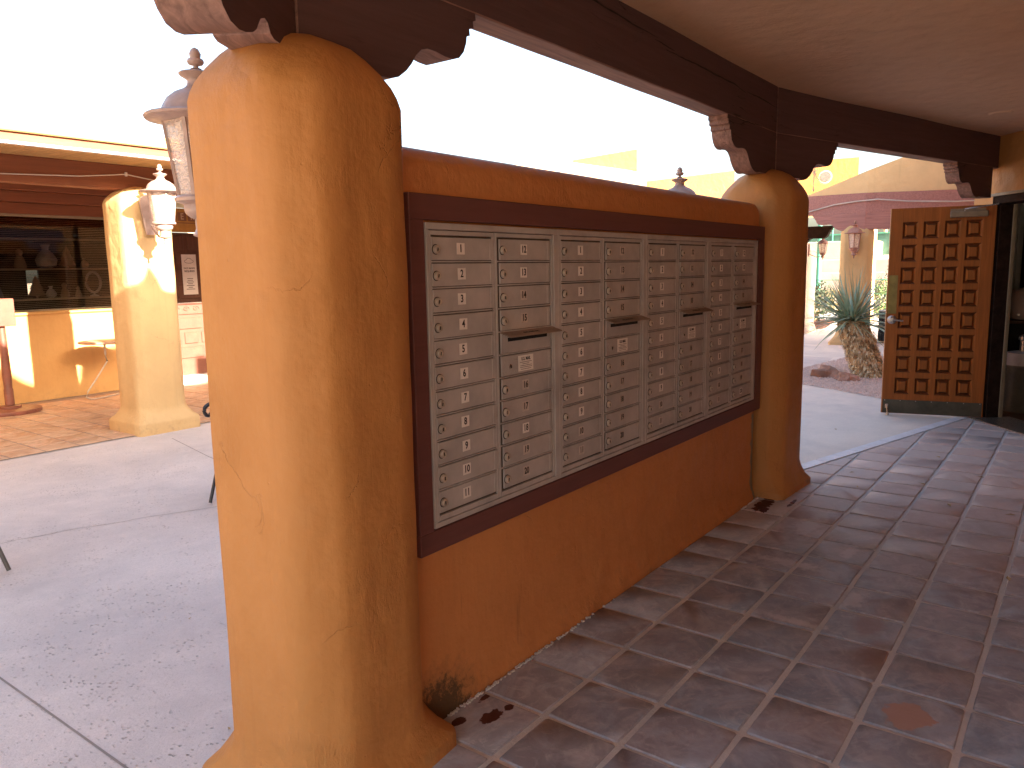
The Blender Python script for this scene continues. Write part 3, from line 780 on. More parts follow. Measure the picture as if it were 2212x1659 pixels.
# ================================================================== MAILBOX WALL
WY = 1.82; WX0, WX1 = 1.70, 5.245
def wall_profile():
    return [(1.795, -.01), (1.797, .02), (1.806, .05), (1.815, .09), (WY, .14)] + [(WY, z) for z in (.4, .7, 1.0, 1.3, 1.6, 1.85)] + \
           [(WY, 1.955), (WY+.008, 1.99), (WY+.03, 2.02), (WY+.065, 2.035), (1.98, 2.035), (2.02, 2.028), (2.05, 2.0), (2.058, 1.96), (2.06, 1.0), (2.06, -.01)]
b = MB(); P = wall_profile(); v = []; f = []; n = len(P); xs = [WX0+(WX1-.035-WX0)*i/60 for i in range(61)]+[WX1-.018, WX1-.005, WX1]
for i, x in enumerate(xs):
    e = max(0, (x-(WX1-.035))/.035); ins = .03*e*e
    for (y, z) in P:
        yy = y+(ins if y < 1.95 else -ins)
        wz = .004*noise.noise(Vector((x*1.5, z*2, 3)))+(.004*noise.noise(Vector((x*9, z*9, 5))) if z < .06 else 0)
        if .6 < z < 1.9: wz = 0
        v.append((x, yy+wz, z-(ins if z > 1.9 else 0)))
    if i:
        o = (i-1)*n
        for k in range(n-1): f.append((o+k, o+k+1, o+n+k+1, o+n+k))
f.append(tuple(range(n))); f.append(tuple(range((len(xs)-1)*n, len(xs)*n)))
mw = thing('mailbox_wall', 'orange stucco wall holding the four grey mailbox units between two columns', 'wall', (0, 0, 0))
b.add(v, f).build('wall', MT['wallorange'], mw, smooth=50)
MB().box(WX1-.05, 5.36, 1.90, 2.0, -.01, 1.98, .01).build('wall_core', MT['wallorange'], mw)
# dark brown timber surround
TX0, TX1, TZ0, TZ1 = 1.857, 5.268, .635, 1.876
MX0, MX1, MZ0, MZ1 = 1.933, 5.135, .720, 1.783
def trimboard(x0, x1, z0, z1):
    MB().box(x0, x1, 1.797, WY+.002, z0, z1, .0025).build('trim_board', MT['trim'], mw)
trimboard(TX0, TX1, MZ1+.008, TZ1); trimboard(TX0, TX1, TZ0, MZ0-.006)
trimboard(TX0, MX0-.006, MZ0-.0065, MZ1+.0085); trimboard(MX1+.036, TX1, MZ0-.0065, MZ1+.0085)
MB().box(MX1, MX1+.036, 1.8165, WY+.003, MZ0, MZ1).build('gap_shade_strip', MT['dark'], mw)  # near-black strip standing in for the shade of the gap

# ================================================================== MAILBOX UNITS
UW = (MX1-MX0)/4; UH = MZ1-MZ0; RH = .0888; TOPD = UH-.042
YF = 1.801
num_cache = {}
def num_mesh(t):
    if t not in num_cache:
        me = text_mesh(t, .0375, .0003, .86); me.materials.append(MT['ink']); me.name = 'number'; num_cache[t] = me
    return num_cache[t]
def mk(b, name, m): 
    o = b.build(name, m); me = o.data; bpy.data.objects.remove(o); return me
door_me = {}
for key, wdt in (('A', .336), ('B', .336)):
    b = MB().box(0, wdt, -.0035, .004, .0, .0775, .0012)
    b.box(wdt-.022, wdt-.004, -.0055, -.0034, .003, .0745, .0008)
    door_me[key] = mk(b, 'door', [MT['box']])
b = MB().lathe([(.0175, 0), (.0175, -.0012), (.0148, -.0016)], n=18, axis='y', mi=1).lathe([(.0150, 0), (.0150, -.009), (.0125, -.0125), (.0085, -.013), (.0082, -.0105), (.0015, -.0105)], n=18, axis='y')
b.box(-.0013, .0013, -.0130, -.0104, -.006, .006, 0, 1)
lock_me = mk(b, 'lock', [MT['lock'], MT['ink']])
for p in lock_me.polygons: p.use_smooth = False
st_me = {k: mk(MB().box(-.0215, .0215, -.0006, 0, -.0200, .0200), 'number_sticker', [MT[k]]) for k in ('stick', 'stickfade', 'stickdark')}
b = MB()
b.box(0, UW, -.006, .019, 0, .019, .0015).box(0, UW, -.006, .019, UH-.023, UH, .0015)      # bottom, top
b.box(0, .013, -.006, .019, .0185, UH-.0225, .0012).box(.768, UW, -.006, .019, .0185, UH-.0225, .0015)
frame_me = mk(b, 'cabinet_frame', [MT['box']])
back_me = mk(MB().box(.013, .768, .006, .018, .019, UH-.023), 'back_plate', [MT['boxdark']])
def panel_me(x0, x1):
    b = MB(); z0, z1 = .021, UH-.0255
    b.box(x0, x0+.010, -.003, .006, z0, z1, .001).box(x1-.012, x1, -.003, .006, z0, z1, .001)
    b.box(x0+.0098, x1-.0118, -.003, .006, z1-.015, z1, .001).box(x0+.0098, x1-.0118, -.003, .006, z0, z0+.020, .001)
    for r in range(1, 11):
        zc = TOPD-r*RH
        b.box(x0+.0098, x1-.0118, -.003, .006, zc-.0022, zc+.0028, .0008)
    return b
pA = mk(panel_me(.0165, .3745), 'door_panel', [MT['box']])
pB = mk(panel_me(.3785, .7645), 'door_panel', [MT['box']])
def put(me, name, parent, loc=(0, 0, 0), label=None):
    o = bpy.data.objects.new(name, me); C.objects.link(o); o.parent = parent; o.location = loc
    if label: o['label'] = label
    return o
um_lab = MB().box(-.051, .051, -.0006, 0, -.031, .031); 
for (z, wl) in ((.004, .080), (-.003, .045), (-.010, .078), (-.0165, .082), (-.024, .070)): um_lab.box(-wl/2, wl/2, -.0009, -.0005, z-.0009, z+.0009, 0, 1)
um_me = mk(um_lab, 'mail_label', [MT['stick'], MT['faint']])
um_txt = text_mesh('U.S. MAIL', .0185, .0003, .82); um_txt.materials.append(MT['ink'])
og_txt = text_mesh('OUTGOING MAIL', .014, .0003, .95); og_txt.materials.append(MT['ink'])
# hood: sloping plate over the slot
hb = MB(); 
hb.prism([(-.048, -.013), (-.050, -.017), (.0, -.002), (.0, .002)], -.004, .352, axis='x')
hood_me = mk(hb, 'slot_hood', [MT['hood']])
slot_me = mk(MB().box(0, .268, -.0048, -.002, -.0075, .0075), 'slot', [MT['dark']])
screw_me = mk(MB().lathe([(.004, 0), (.0035, -.0015), (.001, -.002)], n=10, axis='y'), 'screw', [MT['box']])
key_me = mk(MB().lathe([(.0095, 0), (.0095, -.003), (.006, -.0036), (.0055, -.002)], n=14, axis='y').box(-.0014, .0014, -.0048, -.0018, -.006, .006, 0, 1), 'keyhole', [MT['steel'], MT['ink']])
ulabels = ['grey metal mailbox unit nearest the foreground column, with the largest doors in view',
           'second grey mailbox unit counted from the foreground column',
           'third grey mailbox unit counted from the foreground column',
           'farthest grey mailbox unit, next to the far column and a dark gap']
for u in range(4):
    t = thing('mailbox_unit', ulabels[u], 'mailboxes', (MX0+u*UW, YF, MZ0), 0, 'mailbox units set in the wall')
    t.location.y = YF+random.uniform(-.0006, .0006)
    put(frame_me, 'cabinet_frame', t); put(back_me, 'back_plate', t); put(pA, 'door_panel', t); put(pB, 'door_panel', t)
    rnd = random.Random(u*31+3)
    def door(x, r, num):
        z = TOPD-(r+1)*RH+.0055
        d = put(door_me['A'], 'door', t, (x+.0, rnd.uniform(-.0006, .0004), z+rnd.uniform(-.0004, .0004)), 'mailbox door numbered %s' % num if num else None)
        d.rotation_euler = (rnd.uniform(-.006, .006), 0, rnd.uniform(-.004, .006))
        return d
    for k in range(20):
        num = k+1
        if k < 11: x, r = .0285, k
        else: x, r = .404, (k-11 if k < 15 else k-9)
        d = door(x, r, num)
        lk = put(lock_me, 'lock', d, (.018 if k < 11 else .016, -.0035, .036)); lk.rotation_euler = (0, rnd.uniform(-.3, .3), 0)
        bright = 'stick'
        if k >= 13 or (u > 0 and k >= 11): bright = 'stickfade' if (u == 0 or k < 13) else 'stickdark'
        if u >= 1 and 9 <= k < 11: bright = 'stickfade'
        if u == 3 and k in (11, 12, 19): bright = 'stick'
        if u == 0 and k >= 17: bright = 'stickfade'
        if u == 0 and k in (17, 19): bright = 'stick' if k == 17 else 'stickfade'
        s = put(st_me[bright], 'number_sticker', d, (.152+rnd.uniform(-.002, .002), -.0034, .0405+rnd.uniform(-.001, .001))); s.rotation_euler = (0, rnd.uniform(-.02, .02), 0)
        put(num_mesh(str(num)), 'number', d, (s.location.x, -.0046, s.location.z))
    # outgoing slot panel and carrier's door
    z4 = TOPD-5*RH+.0045
    sp_ = put(mk(MB().box(0, .336, -.0035, .004, 0, .080, .001), 'slot_panel', [MT['box']]), 'slot_panel', t, (.404, 0, z4))
    put(slot_me, 'slot', sp_, (.040, 0, .052)); h = put(hood_me, 'slot_hood', sp_, (.0, -.002, .081)); put(og_txt, 'lettering', sp_, (.165, -.028, .0755)).rotation_euler = (R(-72), 0, 0)
    d = door(.404, 5, None); d['label'] = 'carrier door with a printed mail label and no number'
    put(um_me, 'mail_label', d, (.157, -.0034, .039)); put(um_txt, 'lettering', d, (.157, -.0046, .056))
    put(key_me, 'keyhole', d, (.055, -.0035, .034))
    for (sx, sz) in ((.020, .055), (.020, .012), (.092, .058), (.094, .015), (.315, .060), (.315, .04)): put(screw_me, 'screw', d, (sx, -.0035, sz))

# crumbs of broken mortar along the wall foot
rb_ = MB()
for i in range(260):
    x = 1.95+abs(random.gauss(0, .55)) if random.random() < .75 else random.uniform(4.9, 5.3)
    if x > 5.25: continue
    s = random.uniform(.0015, .006); y = 1.789-random.uniform(0, .010)
    rb_.box(x-s, x+s, y-s*.7, y+s*.7, 0, s*1.2, 0, T=lambda q, a=random.random()*3, x=x, y=y: (x+(q[0]-x)*math.cos(a)-(q[1]-y)*math.sin(a), y+(q[0]-x)*math.sin(a)+(q[1]-y)*math.cos(a), q[2]))
rb_.build('mortar_crumbs', MT['grout'], kind='stuff'); tag(bpy.data.objects['mortar_crumbs'], 'crumbled mortar bits along the foot of the mailbox wall', 'rubble')

# ================================================================== LANTERNS
U = .000592
def lantern(label, x, y, ztop, rz, m='lantern', arm=.39, sc=1.0, group='wall lanterns mounted on the columns'):
    """rz: direction from the lamp axis towards its wall plate (local +y)"""
    t = thing('lantern', label, 'lantern', (x, y, ztop), rz, group); t.scale = (sc, sc, sc)
    Z = lambda p: -(p-70)*U
    hexa = lambda a: 1-.035*abs(math.sin(3*a))
    b = MB().lathe([(.002, Z(70)), (.012, Z(80)), (.019, Z(105)), (.016, Z(128)), (.024, Z(132)), (.027, Z(146)), (.022, Z(160)), (.008, Z(166)), (.009, Z(178)), (.018, Z(182)), (.018, Z(186)), (.009, Z(190))], n=16)
    b.build('finial', MT[m], t, smooth=50)
    b = MB().lathe([(.010, Z(188)), (.05, Z(203)), (.056, Z(210)), (.050, Z(222)), (.034, Z(238)), (.030, Z(250)), (.034, Z(275)), (.045, Z(292)), (.075, Z(315)), (.100, Z(350)), (.114, Z(390)), (.118, Z(418)), (.122, Z(425)), (.165, Z(436)), (.172, Z(444)), (.168, Z(455)), (.125, Z(458)), (.118, Z(470)), (.100, Z(472)), (.01, Z(440))], n=24, squash=lambda a: 1+.012*math.cos(6*a))
    b.build('cap', MT[m], t, smooth=45)
    # frame: six ribs, arches, lower ring
    b = MB()
    for k in range(6):
        a = math.pi/6+k*math.pi/3; c, s = math.cos(a), math.sin(a)
        r0, r1 = .112, .082
        v = []
        for (r, z) in ((r0, Z(468)), (r1, Z(872))):
            for (dr, dt) in ((-.004, -.007), (.004, -.006), (.004, .006), (-.004, .007)):
                v.append(((r+dr)*c-dt*s, (r+dr)*s+dt*c, z))
        b.add(v, [(0, 1, 5, 4), (1, 2, 6, 5), (2, 3, 7, 6), (3, 0, 4, 7)])
        # arch spandrels at the top of each pane
        a0 = a; a1 = a+math.pi/3
        for (pa, pb2) in ((a0, a1), (a1, a0)):
            A = Vector((r0*math.cos(pa), r0*math.sin(pa), Z(470))); Bm = Vector((r0*math.cos((pa+pb2)/2)*.866, r0*math.sin((pa+pb2)/2)*.866, Z(470)))
            Bm = (Vector((r0*math.cos(pa), r0*math.sin(pa), 0))+Vector((r0*math.cos(pb2), r0*math.sin(pb2), 0)))/2; Bm.z = Z(470)
            rl = r0-(r0-r1)*.18; Cc = Vector((rl*math.cos(pa), rl*math.sin(pa), Z(540)))
            out = Vector((math.cos((a0+a1)/2), math.sin((a0+a1)/2), 0))*.002
            mid1 = A.lerp(Bm, .45)*.5+Cc*.5+Vector((0, 0, .012))
            b.add([A+out, Bm+out, mid1+out, Cc+out], [(0, 1, 2, 3)])
    b.build('frame', MT[m], t)
    b = MB()
    for k in range(6):
        a = math.pi/6+k*math.pi/3; a1 = a+math.pi/3; r0, r1 = .108, .078
        v = [(r0*math.cos(a), r0*math.sin(a), Z(470)), (r0*math.cos(a1), r0*math.sin(a1), Z(470)), (r1*math.cos(a1), r1*math.sin(a1), Z(870)), (r1*math.cos(a), r1*math.sin(a), Z(870))]
        MB().add(v, [(0, 1, 2, 3)]).build('glass_pane', MT['glass'], t, fix=False)
    MB().lathe([(.012, Z(860)), (.012, Z(780)), (.010, Z(778)), (.017, Z(750)), (.016, Z(700)), (.004, Z(655))], n=12).build('bulb', MT['stick'], t, smooth=50)
    b = MB().lathe([(.03, Z(862)), (.090, Z(868)), (.096, Z(880)), (.094, Z(898)), (.072, Z(910)), (.068, Z(918)), (.070, Z(935)), (.066, Z(960)), (.050, Z(985)), (.038, Z(992)), (.037, Z(1045)), (.040, Z(1060)), (.047, Z(1078)), (.044, Z(1086)), (.018, Z(1100)), (.010, Z(1108)), (.014, Z(1118)), (.007, Z(1128)), (.012, Z(1165)), (.006, Z(1185))], n=20)
    b.build('bowl', MT[m], t, smooth=45)
    # arm to the back plate at local y=arm/sc
    L = arm/sc
    b = MB().tube([(0, .0, Z(1010)), (0, .03, Z(1040)), (0, L*.45, Z(1060)), (0, L*.8, Z(960)), (0, L-.02, Z(900))], .009, 8)
    b.tube([(0, .09, Z(900)), (0, L*.6, Z(800)), (0, L-.02, Z(760))], .006, 6)
    b.build('arm', MT[m], t, smooth=50)
    pl = [(-.045, Z(1020)), (.045, Z(1020)), (.060, Z(900)), (.085, Z(560)), (.078, Z(500)), (.045, Z(455)), (0, Z(440)), (-.045, Z(455)), (-.078, Z(500)), (-.085, Z(560)), (-.060, Z(900))]
    MB().prism(pl, L-.022, L+.012, axis='y').build('wall_plate', MT[m], t)
    return t
lantern('large brown lantern half hidden behind the foreground column, close to camera', 1.69, 2.68, 2.44, R(183), arm=.48, sc=1.12)
lantern('brown lantern behind the mailbox wall, only its dome and finial showing above', 5.66, 2.60, 2.375, R(180), arm=.42, sc=1.13)
lantern('sunlit lantern casting a shadow on the column before the shop window', 4.17, 7.36, 2.70, R(-12), arm=.40, sc=1.17)
lantern('rust coloured lantern on the column behind the yucca', 16.30, 3.80, 2.46, R(-80), m='lanternr', arm=.36, sc=1.12)
lantern('small backlit lantern seen through its glass, farthest away beside the green pole', 18.35, 4.94, 2.28, R(20), m='lanternr', arm=.30, sc=.85)
bk = MB().tube([(18.25, 5.24, 1.9), (18.3, 5.5, 1.85), (19.1, 5.6, 1.8)], .02, 6)

# ================================================================== SHOP (left, behind the courtyard)
SY = 11.2
shop = thing('shop', 'shop with a wide display window, brown lintel and orange wall across the courtyard', 'shop', (0, 0, 0))
WXL, WXR, WZ0, WZ1 = -1.0, 6.02, 1.205, 2.42
b = MB().box(-8, WXR+.0, SY, SY+.25, 0, WZ0-.015).box(WXR, 6.13, SY, SY+.25, 0, 2.55).box(7.6, 14, SY, SY+.25, 0, 3.2)
b.box(-8, WXL, SY, SY+.25, WZ0-.015, 2.5)
b.build('wall', MT['shopwall'], shop)
MB().box(-8, 6.13, SY-.02, SY+.2, WZ1+.035, 2.60, .01).box(-8, 6.13, SY-.10, SY+.2, 2.601, 2.74, .01).box(-8, 14, SY-.16, SY+.2, 2.741, 2.868, .01).build('lintel', MT['shopbrown'], shop)
MB().box(WXL, WXR, SY+.0, SY+.04, WZ1, WZ1+.034, .004).box(WXL, WXR, SY+.0, SY+.04, WZ0-.014, WZ0+.012, .004).box(4.03, 4.075, SY-.03, SY-.002, WZ0+.012, 1.36, .003).build('window_frame', MT['beige'], shop)
MB().box(WXL, WXR, SY-.04, SY-.001, WZ0-.06, WZ0-.016, .012).build('window_sill', MT['shopwall'], shop)
MB().box(WXL, WXR, SY+.018, SY+.024, WZ0+.012, WZ1).build('window_pane', MT['pane'], shop)
b = MB()
z = WZ0+.03
while z < WZ1-.02:
    b.add([(WXL, SY+.075, z), (WXR, SY+.075, z), (WXR, SY+.088, z+.006), (WXL, SY+.088, z+.006)], [(0, 1, 2, 3)]); z += .0235
b.build('blind', MT['blind'], shop, kind='stuff', fix=False)
MB().box(WXL, WXR, SY+.20, SY+.42, 1.33, 1.355).box(WXL, WXR, SY+.20, SY+.42, 1.735, 1.755).box(WXL, WXR, SY+.20, SY+.42, 2.14, 2.16).build('shelf', MT['blind'], shop)
MB().box(WXL-.2, 5.41, SY+2.6, SY+2.65, .2, 2.8).box(5.60, WXR+.2, SY+2.6, SY+2.65, .2, 2.8).box(5.41, 5.60, SY+2.6, SY+2.65, .2, 1.36).box(5.41, 5.60, SY+2.6, SY+2.65, 1.78, 2.8).box(WXL-.2, WXL-.15, SY+.25, SY+2.6, .2, 2.8).box(WXR+.15, WXR+.2, SY+.25, SY+2.6, .2, 2.8).box(WXL-.2, WXR+.2, SY+.25, SY+2.6, .9, .92).box(WXL-.2, WXR+.2, SY+.25, SY+2.65, 2.75, 2.8).build('shop_interior', MT['frame'], shop)
# ornaments on the shelves
def orn(kind, x, z, h, m, label):
    if kind == 'vase': b = MB().lathe([(.3*h*.5, 0), (.36*h, .1*h), (.42*h, .35*h), (.30*h, .6*h), (.12*h, .78*h), (.14*h, .9*h), (.20*h, h)], n=16)
    elif kind == 'tree': b = MB().lathe([(.04*h, 0), (.05*h, .1*h), (.36*h, .12*h), (.22*h, .4*h), (.27*h, .41*h), (.13*h, .7*h), (.17*h, .71*h), (.005, h)], n=14)
    elif kind == 'ring':
        b = MB().lathe([(.16*h, 0), (.16*h, .05*h), (.03*h, .08*h), (.03*h, .15*h)], n=12)
        b.tube([(.28*h*math.cos(a*math.pi/8), 0, .55*h+.40*h*math.sin(a*math.pi/8)) for a in range(17)], .05*h, 6)
    else: b = MB().lathe([(.26*h, 0), (.30*h, .12*h), (.20*h, .5*h), (.12*h, .66*h), (.17*h, .74*h), (.17*h, .88*h), (.05*h, h)], n=14)
    o = b.build('ornament', MT[m], smooth=50); o.location = (x, SY+.30, z); tag(o, label, 'ornament', 'ornaments on the shop window shelves')
for a in (('figure', 4.12, 1.357, .30, 'orn3', 'blue robed clay figure on the bottom shelf of the shop window'),
          ('tree', 4.62, 1.357, .30, 'orn1', 'grey cone shaped ceramic tree beside the bright reflection in the shop window'),
          ('vase', 4.80, 1.357, .16, 'orn2', 'small pale vase on the bottom shelf, right of the ceramic cone'),
          ('figure', 4.98, 1.357, .20, 'orn1', 'small two tone clay figurine in the middle of the bottom shelf'),
          ('figure', 5.16, 1.357, .15, 'orn1', 'tiny clay figurine near the right end of the bottom shelf'),
          ('ring', 5.38, 1.357, .36, 'orn2', 'pale ring shaped ornament at the right end of the bottom shelf'),
          ('tree', 5.05, 1.757, .30, 'orn1', 'tall pointed ceramic tree on the middle shelf'),
          ('vase', 4.78, 1.757, .32, 'orn2', 'tall slim vase on the middle shelf left of the pointed tree'),
          ('figure', 4.45, 1.757, .26, 'orn1', 'round headed clay figure on the middle shelf'),
          ('vase', 5.28, 1.757, .14, 'orn1', 'low clay pot on the middle shelf right of the pointed tree'),
          ('figure', 3.98, 1.757, .14, 'orn1', 'small clay head on the middle shelf at the left edge of view')): orn(*a)
# doorway with carved door, dado and sign
dr = MB().box(6.14, 7.6, SY-.01, SY+.06, 1.21, 2.27, .004)
dr.build('door', MT['carved'], shop)
for r in range(4):
    zz = 1.27+r*.25
    off = [(6.20, 6.42), (6.48, 6.86), (6.92, 7.14), (7.2, 7.5)] if r % 2 == 0 else [(6.20, 6.34), (6.40, 6.62), (6.68, 7.06), (7.12, 7.5)]
    for (xa, xb) in off: MB().box(xa, xb, SY-.026, SY-.0105, zz, zz+.20, .009).build('door_panel', MT['carved'], shop)
MB().box(6.13, 7.6, SY-.05, SY+.06, .0, 1.205, .005).build('dado', MT['dado'], shop)
for r in range(3):
    zz = .36+r*.225
    off = [(6.17, 6.34), (6.40, 6.80), (6.86, 7.2)] if r != 1 else [(6.17, 6.44), (6.50, 6.72), (6.78, 7.2)]
    for (xa, xb) in off: MB().box(xa, xb, SY-.068, SY-.0505, zz, zz+.175, .009).build('dado_panel', MT['dado'], shop)
for k in range(7):
    x = 6.24+k*.16
    MB().tube([(x+.055*(1-i/14)*math.cos(i*.75), SY-.055, 1.12+.045*(1-i/14)*math.sin(i*.75)) for i in range(12)], .008, 5).build('scroll', MT['dado'], shop)
MB().box(6.13, 7.6, SY-.07, SY-.0505, 1.185, 1.205, .004).box(6.13, 7.6, SY-.07, SY-.0505, 1.035, 1.055, .004).build('dado_rail', MT['dado'], shop)
MB().box(6.13, 7.7, SY-.34, SY-.051, .0, .10, .008).build('step', MT['white'], shop)
sg = thing('shop_sign', 'yellow sign with brown letter tiles above the carved shop door', 'sign', (0, 0, 0))
MB().box(6.15, 7.65, SY-.19, SY-.17, 2.27, 2.62, .004).build('board', MT['sign'], sg)
MB().box(6.20, 7.60, SY-.193, SY-.1895, 2.385, 2.56).build('panel', MT['letter'], sg, fix=True).data.materials[0] = MT['sign']
for i, ch in enumerate('CERAMICS'):
    x = 6.36+i*.165
    k = MB().box(x-.07, x+.07, SY-.20, SY-.1935, 2.435, 2.56, .003).build('letter_tile', MT['block'], sg)
    text_obj('letter', ch, .13, MT['letter'], (x, SY-.2015, 2.497), sg, .8)
MB().box(6.25, 7.55, SY-.1955, SY-.1935, 2.40, 2.412).build('text_line', MT['block'], sg)
nt_ = thing('notice', 'white paper notice taped to the carved shop door', 'notice')
MB().box(6.56, 6.80, SY-.031, SY-.028, 1.335, 1.945).build('sheet', MT['paper'], nt_)
text_obj('lettering', 'FACE MASKS', .036, MT['faint'], (6.68, SY-.0318, 1.735), nt_, .9)
text_obj('lettering', 'REQUIRED', .040, MT['ink'], (6.68, SY-.0318, 1.69), nt_, .9)
b = MB()
for i, wl in enumerate((.10, .09, .12, .08, .13, .07, .14)): b.box(6.68-wl/2, 6.68+wl/2, SY-.0322, SY-.031, 1.575-i*.027, 1.585-i*.027)
b.tube([(6.68+.075*math.cos(a*math.pi/10), SY-.032, 1.84+.028*math.sin(a*math.pi/10)+(.02 if a in (4, 5, 6) else 0)) for a in range(21)], .003, 4)
b.build('print', MT['faint'], nt_)
# porch roof of the shop
pr = MB().box(-8, 14, 7.31, 7.35, 2.76, 2.835, .006); MB().box(-8, 14, 7.27, 7.34, 2.8355, 2.945, .008).build('fascia', MT['fasciatop'], shop)
pr.build('fascia', MT['fascia'], shop)
MB().box(-8, 14, 7.285, 7.345, 2.735, 2.758, .003).build('drip_edge', MT['white'], shop)
for i in range(60):
    pass
b = MB(); 
for i in range(150):
    x = -6+i*.1; b.box(x+.002, x+.098, 7.345, 8.0, 2.748, 2.762, .002)
b.build('soffit', MT['soffit'], shop, kind='stuff')
MB().box(-8, 14, 8.0, 8.14, 2.50, 2.747, .006).build('beam', MT['shopbrown'], shop)
MB().box(-8, 14, 8.14, SY+.2, 2.87, 2.912).build('porch_ceiling', MT['shopbrown'], shop)
MB().box(-8, 14, 7.3405, SY+3, 2.915, 2.942).build('roof', MT['fasciatop'], shop)
cb_ = MB().tube([(1.8, 7.985, 2.585), (3.0, 7.985, 2.565), (3.7, 7.985, 2.60), (4.16, 7.985, 2.655), (4.6, 7.985, 2.60), (5.3, 7.985, 2.52)], .006, 6).box(4.15, 4.17, 7.97, 7.995, 2.635, 2.675, .002)
tag(cb_.build('cable', MT['cable']), 'thin cable sagging along the brown beam of the shop porch', 'cable')
# shop patio tiles
pt = MB().add([(-6, 7.83, -.004), (14, 7.83, -.004), (14, SY, -.004), (-6, SY, -.004)], [(0, 1, 2, 3)]).build('patio', MT['grout2'], kind='structure')
TV2 = []  # patio tiles
for i in range(5):
    me = tile_mesh(irregular(.294, .294), .006, 0, 'patio_tile'); me.materials.append(MT['tile2']); TV2.append(me)
for i in range(-2, 15):
    for j in range(0, 11):
        x = 2.93+i*.312; y = 7.99+j*.312
        if y > SY-.1 or (y-.16)/max(.1, x+.2) < 1.35: 
            if not (x > 5.5 and y > 9 and x < 7.2): continue
        o = bpy.data.objects.new('tile', random.choice(TV2)); C.objects.link(o); o.parent = pt
        o.location = (x+random.uniform(-.003, .003), y+random.uniform(-.003, .003), random.uniform(0, .001)); o.rotation_euler = (0, 0, random.uniform(-.008, .008))

# ------------------------------------------------------------------ furniture of the courtyard
tb = thing('cafe_table', 'round table on a bent pale tube leg under the shop window', 'table', (5.05, 10.62, 0))
MB().lathe([(.0, .745), (.30, .745), (.325, .752), (.33, .762), (.325, .775), (.28, .782), (.0, .785)], n=32, cap=False).build('tabletop', MT['tabletop'], tb, smooth=40)
MB().tube([(-.02, 0, .75), (-.02, 0, .60), (.0, -.0, .50), (-.17, -.0, .27), (-.29, -.0, .12), (-.32, -.01, .05), (-.27, -.02, .014), (-.17, -.01, .014), (.08, .10, .014), (.36, .24, .014)], .011, 8).tube([(.0, .02, .75), (.0, .02, .60), (-.01, .02, .54)], .009, 8).build('leg', MT['tube'], tb, smooth=60)
ps = thing('post_stand', 'salmon painted post stand with a box on top at the left edge', 'stand', (3.80, 10.55, 0))
MB().lathe([(.33, 0), (.335, .02), (.33, .045), (.28, .055), (.02, .06)], n=36).build('base', MT['terra'], ps, smooth=35)
MB().lathe([(.12, .055), (.12, .085), (.05, .095)], n=24).build('collar', MT['terra'], ps, smooth=35)
MB().lathe([(.052, .09), (.052, .28), (.045, .30), (.052, .45), (.045, .75), (.038, 1.12)], n=16).build('post', MT['terra'], ps, smooth=40)
MB().box(-.22, .13, -.10, .10, 1.06, 1.39, .006).build('box', MT['terra'], ps)
def patio_chair(label, x, y, rz, m):
    t = thing('patio_chair', label, 'chair', (x, y, 0), rz, 'metal patio chairs in the courtyard')
    for sx in (-1, 1):
        MB().tube([(sx*.30, -.02, .66), (sx*.29, -.10, .42), (sx*.27, -.22, .20), (sx*.27, -.30, .0)], .012, 8).build('leg', MT[m], t, smooth=60)
        MB().tube([(sx*.27, .24, .98), (sx*.27, .20, .44), (sx*.27, .26, .2), (sx*.27, .33, .0)], .012, 8).build('leg', MT[m], t, smooth=60)
        sc_ = [(sx*.30, .22-.44*i/10, .70+.03*math.sin(i/10*3.1)) for i in range(11)]
        sc_ += [(sx*.30, -.22-.038*math.sin(a*.5), .662+.038*math.cos(a*.5)) for a in range(0, 11)]
        MB().tube(sc_, .014, 8).build('arm', MT[m], t, smooth=60)
    MB().box(-.27, .27, -.24, .24, .41, .435, .01).build('seat', MT[m], t)
    b = MB().tube([(-.27, .26, .98), (0, .29, 1.02), (.27, .26, .98)], .012, 8)
    for k in range(7): b.box(-.22+k*.07, -.19+k*.07, .225, .235, .44, 1.0)
    b.build('backrest', MT[m], t)
    return t
patio_chair('black metal patio chair whose curled arm shows behind the foreground column', 3.36, 4.80, R(-75), 'blackm')
patio_chair('grey metal patio chair at the left edge, only its bent legs in view', 1.24, 4.91, R(28), 'greym')

# ================================================================== OPEN CARVED DOOR
H_ = Vector((9.256, .827)); E_ = Vector((9.037, 1.754)); dW = (H_-E_).length; dH = 2.17
da = math.atan2((H_-E_).y, (H_-E_).x)      # local +x from free edge to hinge; face -y towards camera
dd = thing('carved_door', 'open brown wooden door with rows of raised square panels', 'door', (E_.x, E_.y, .012), da)
X = lambda t: t*dW
mL, pw, gp, mR = .123, .148, .0545, .122
cols = [mL+k*(pw+gp) for k in range(4)]
tp, ph, pp_ = .066, .079, .108
rows = [dH*(1-(tp+k*pp_)) for k in range(8)]
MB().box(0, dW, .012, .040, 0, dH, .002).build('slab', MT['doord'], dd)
b = MB(); y0, y1 = -.008, .0122
b.box(0.004, X(cols[0]), y0, y1, 0, dH, .002).box(X(cols[3]+pw), dW, y0, y1, 0, dH, .002)
for k in range(3): b.box(X(cols[k]+pw), X(cols[k+1]), y0+.001, y1, .15, dH-.002, .002)
b.build('stile', MT['door'], dd)
for k in range(9):
    z1 = dH if k == 0 else rows[k-1]-ph*dH
    z0 = rows[k] if k < 8 else .0
    for q in range(4): pass
    o = MB().box(X(cols[0])-.001, X(cols[3]+pw)+.001, y0+.002, y1, z0, z1, .002).build('rail', MT['door'], dd)
MB().box(-.0035, .004, -.008, .0415, 0, dH, .001).build('edge', MT['dooredge'], dd)
pm = MB(); a_, h__ = X(pw), ph*dH
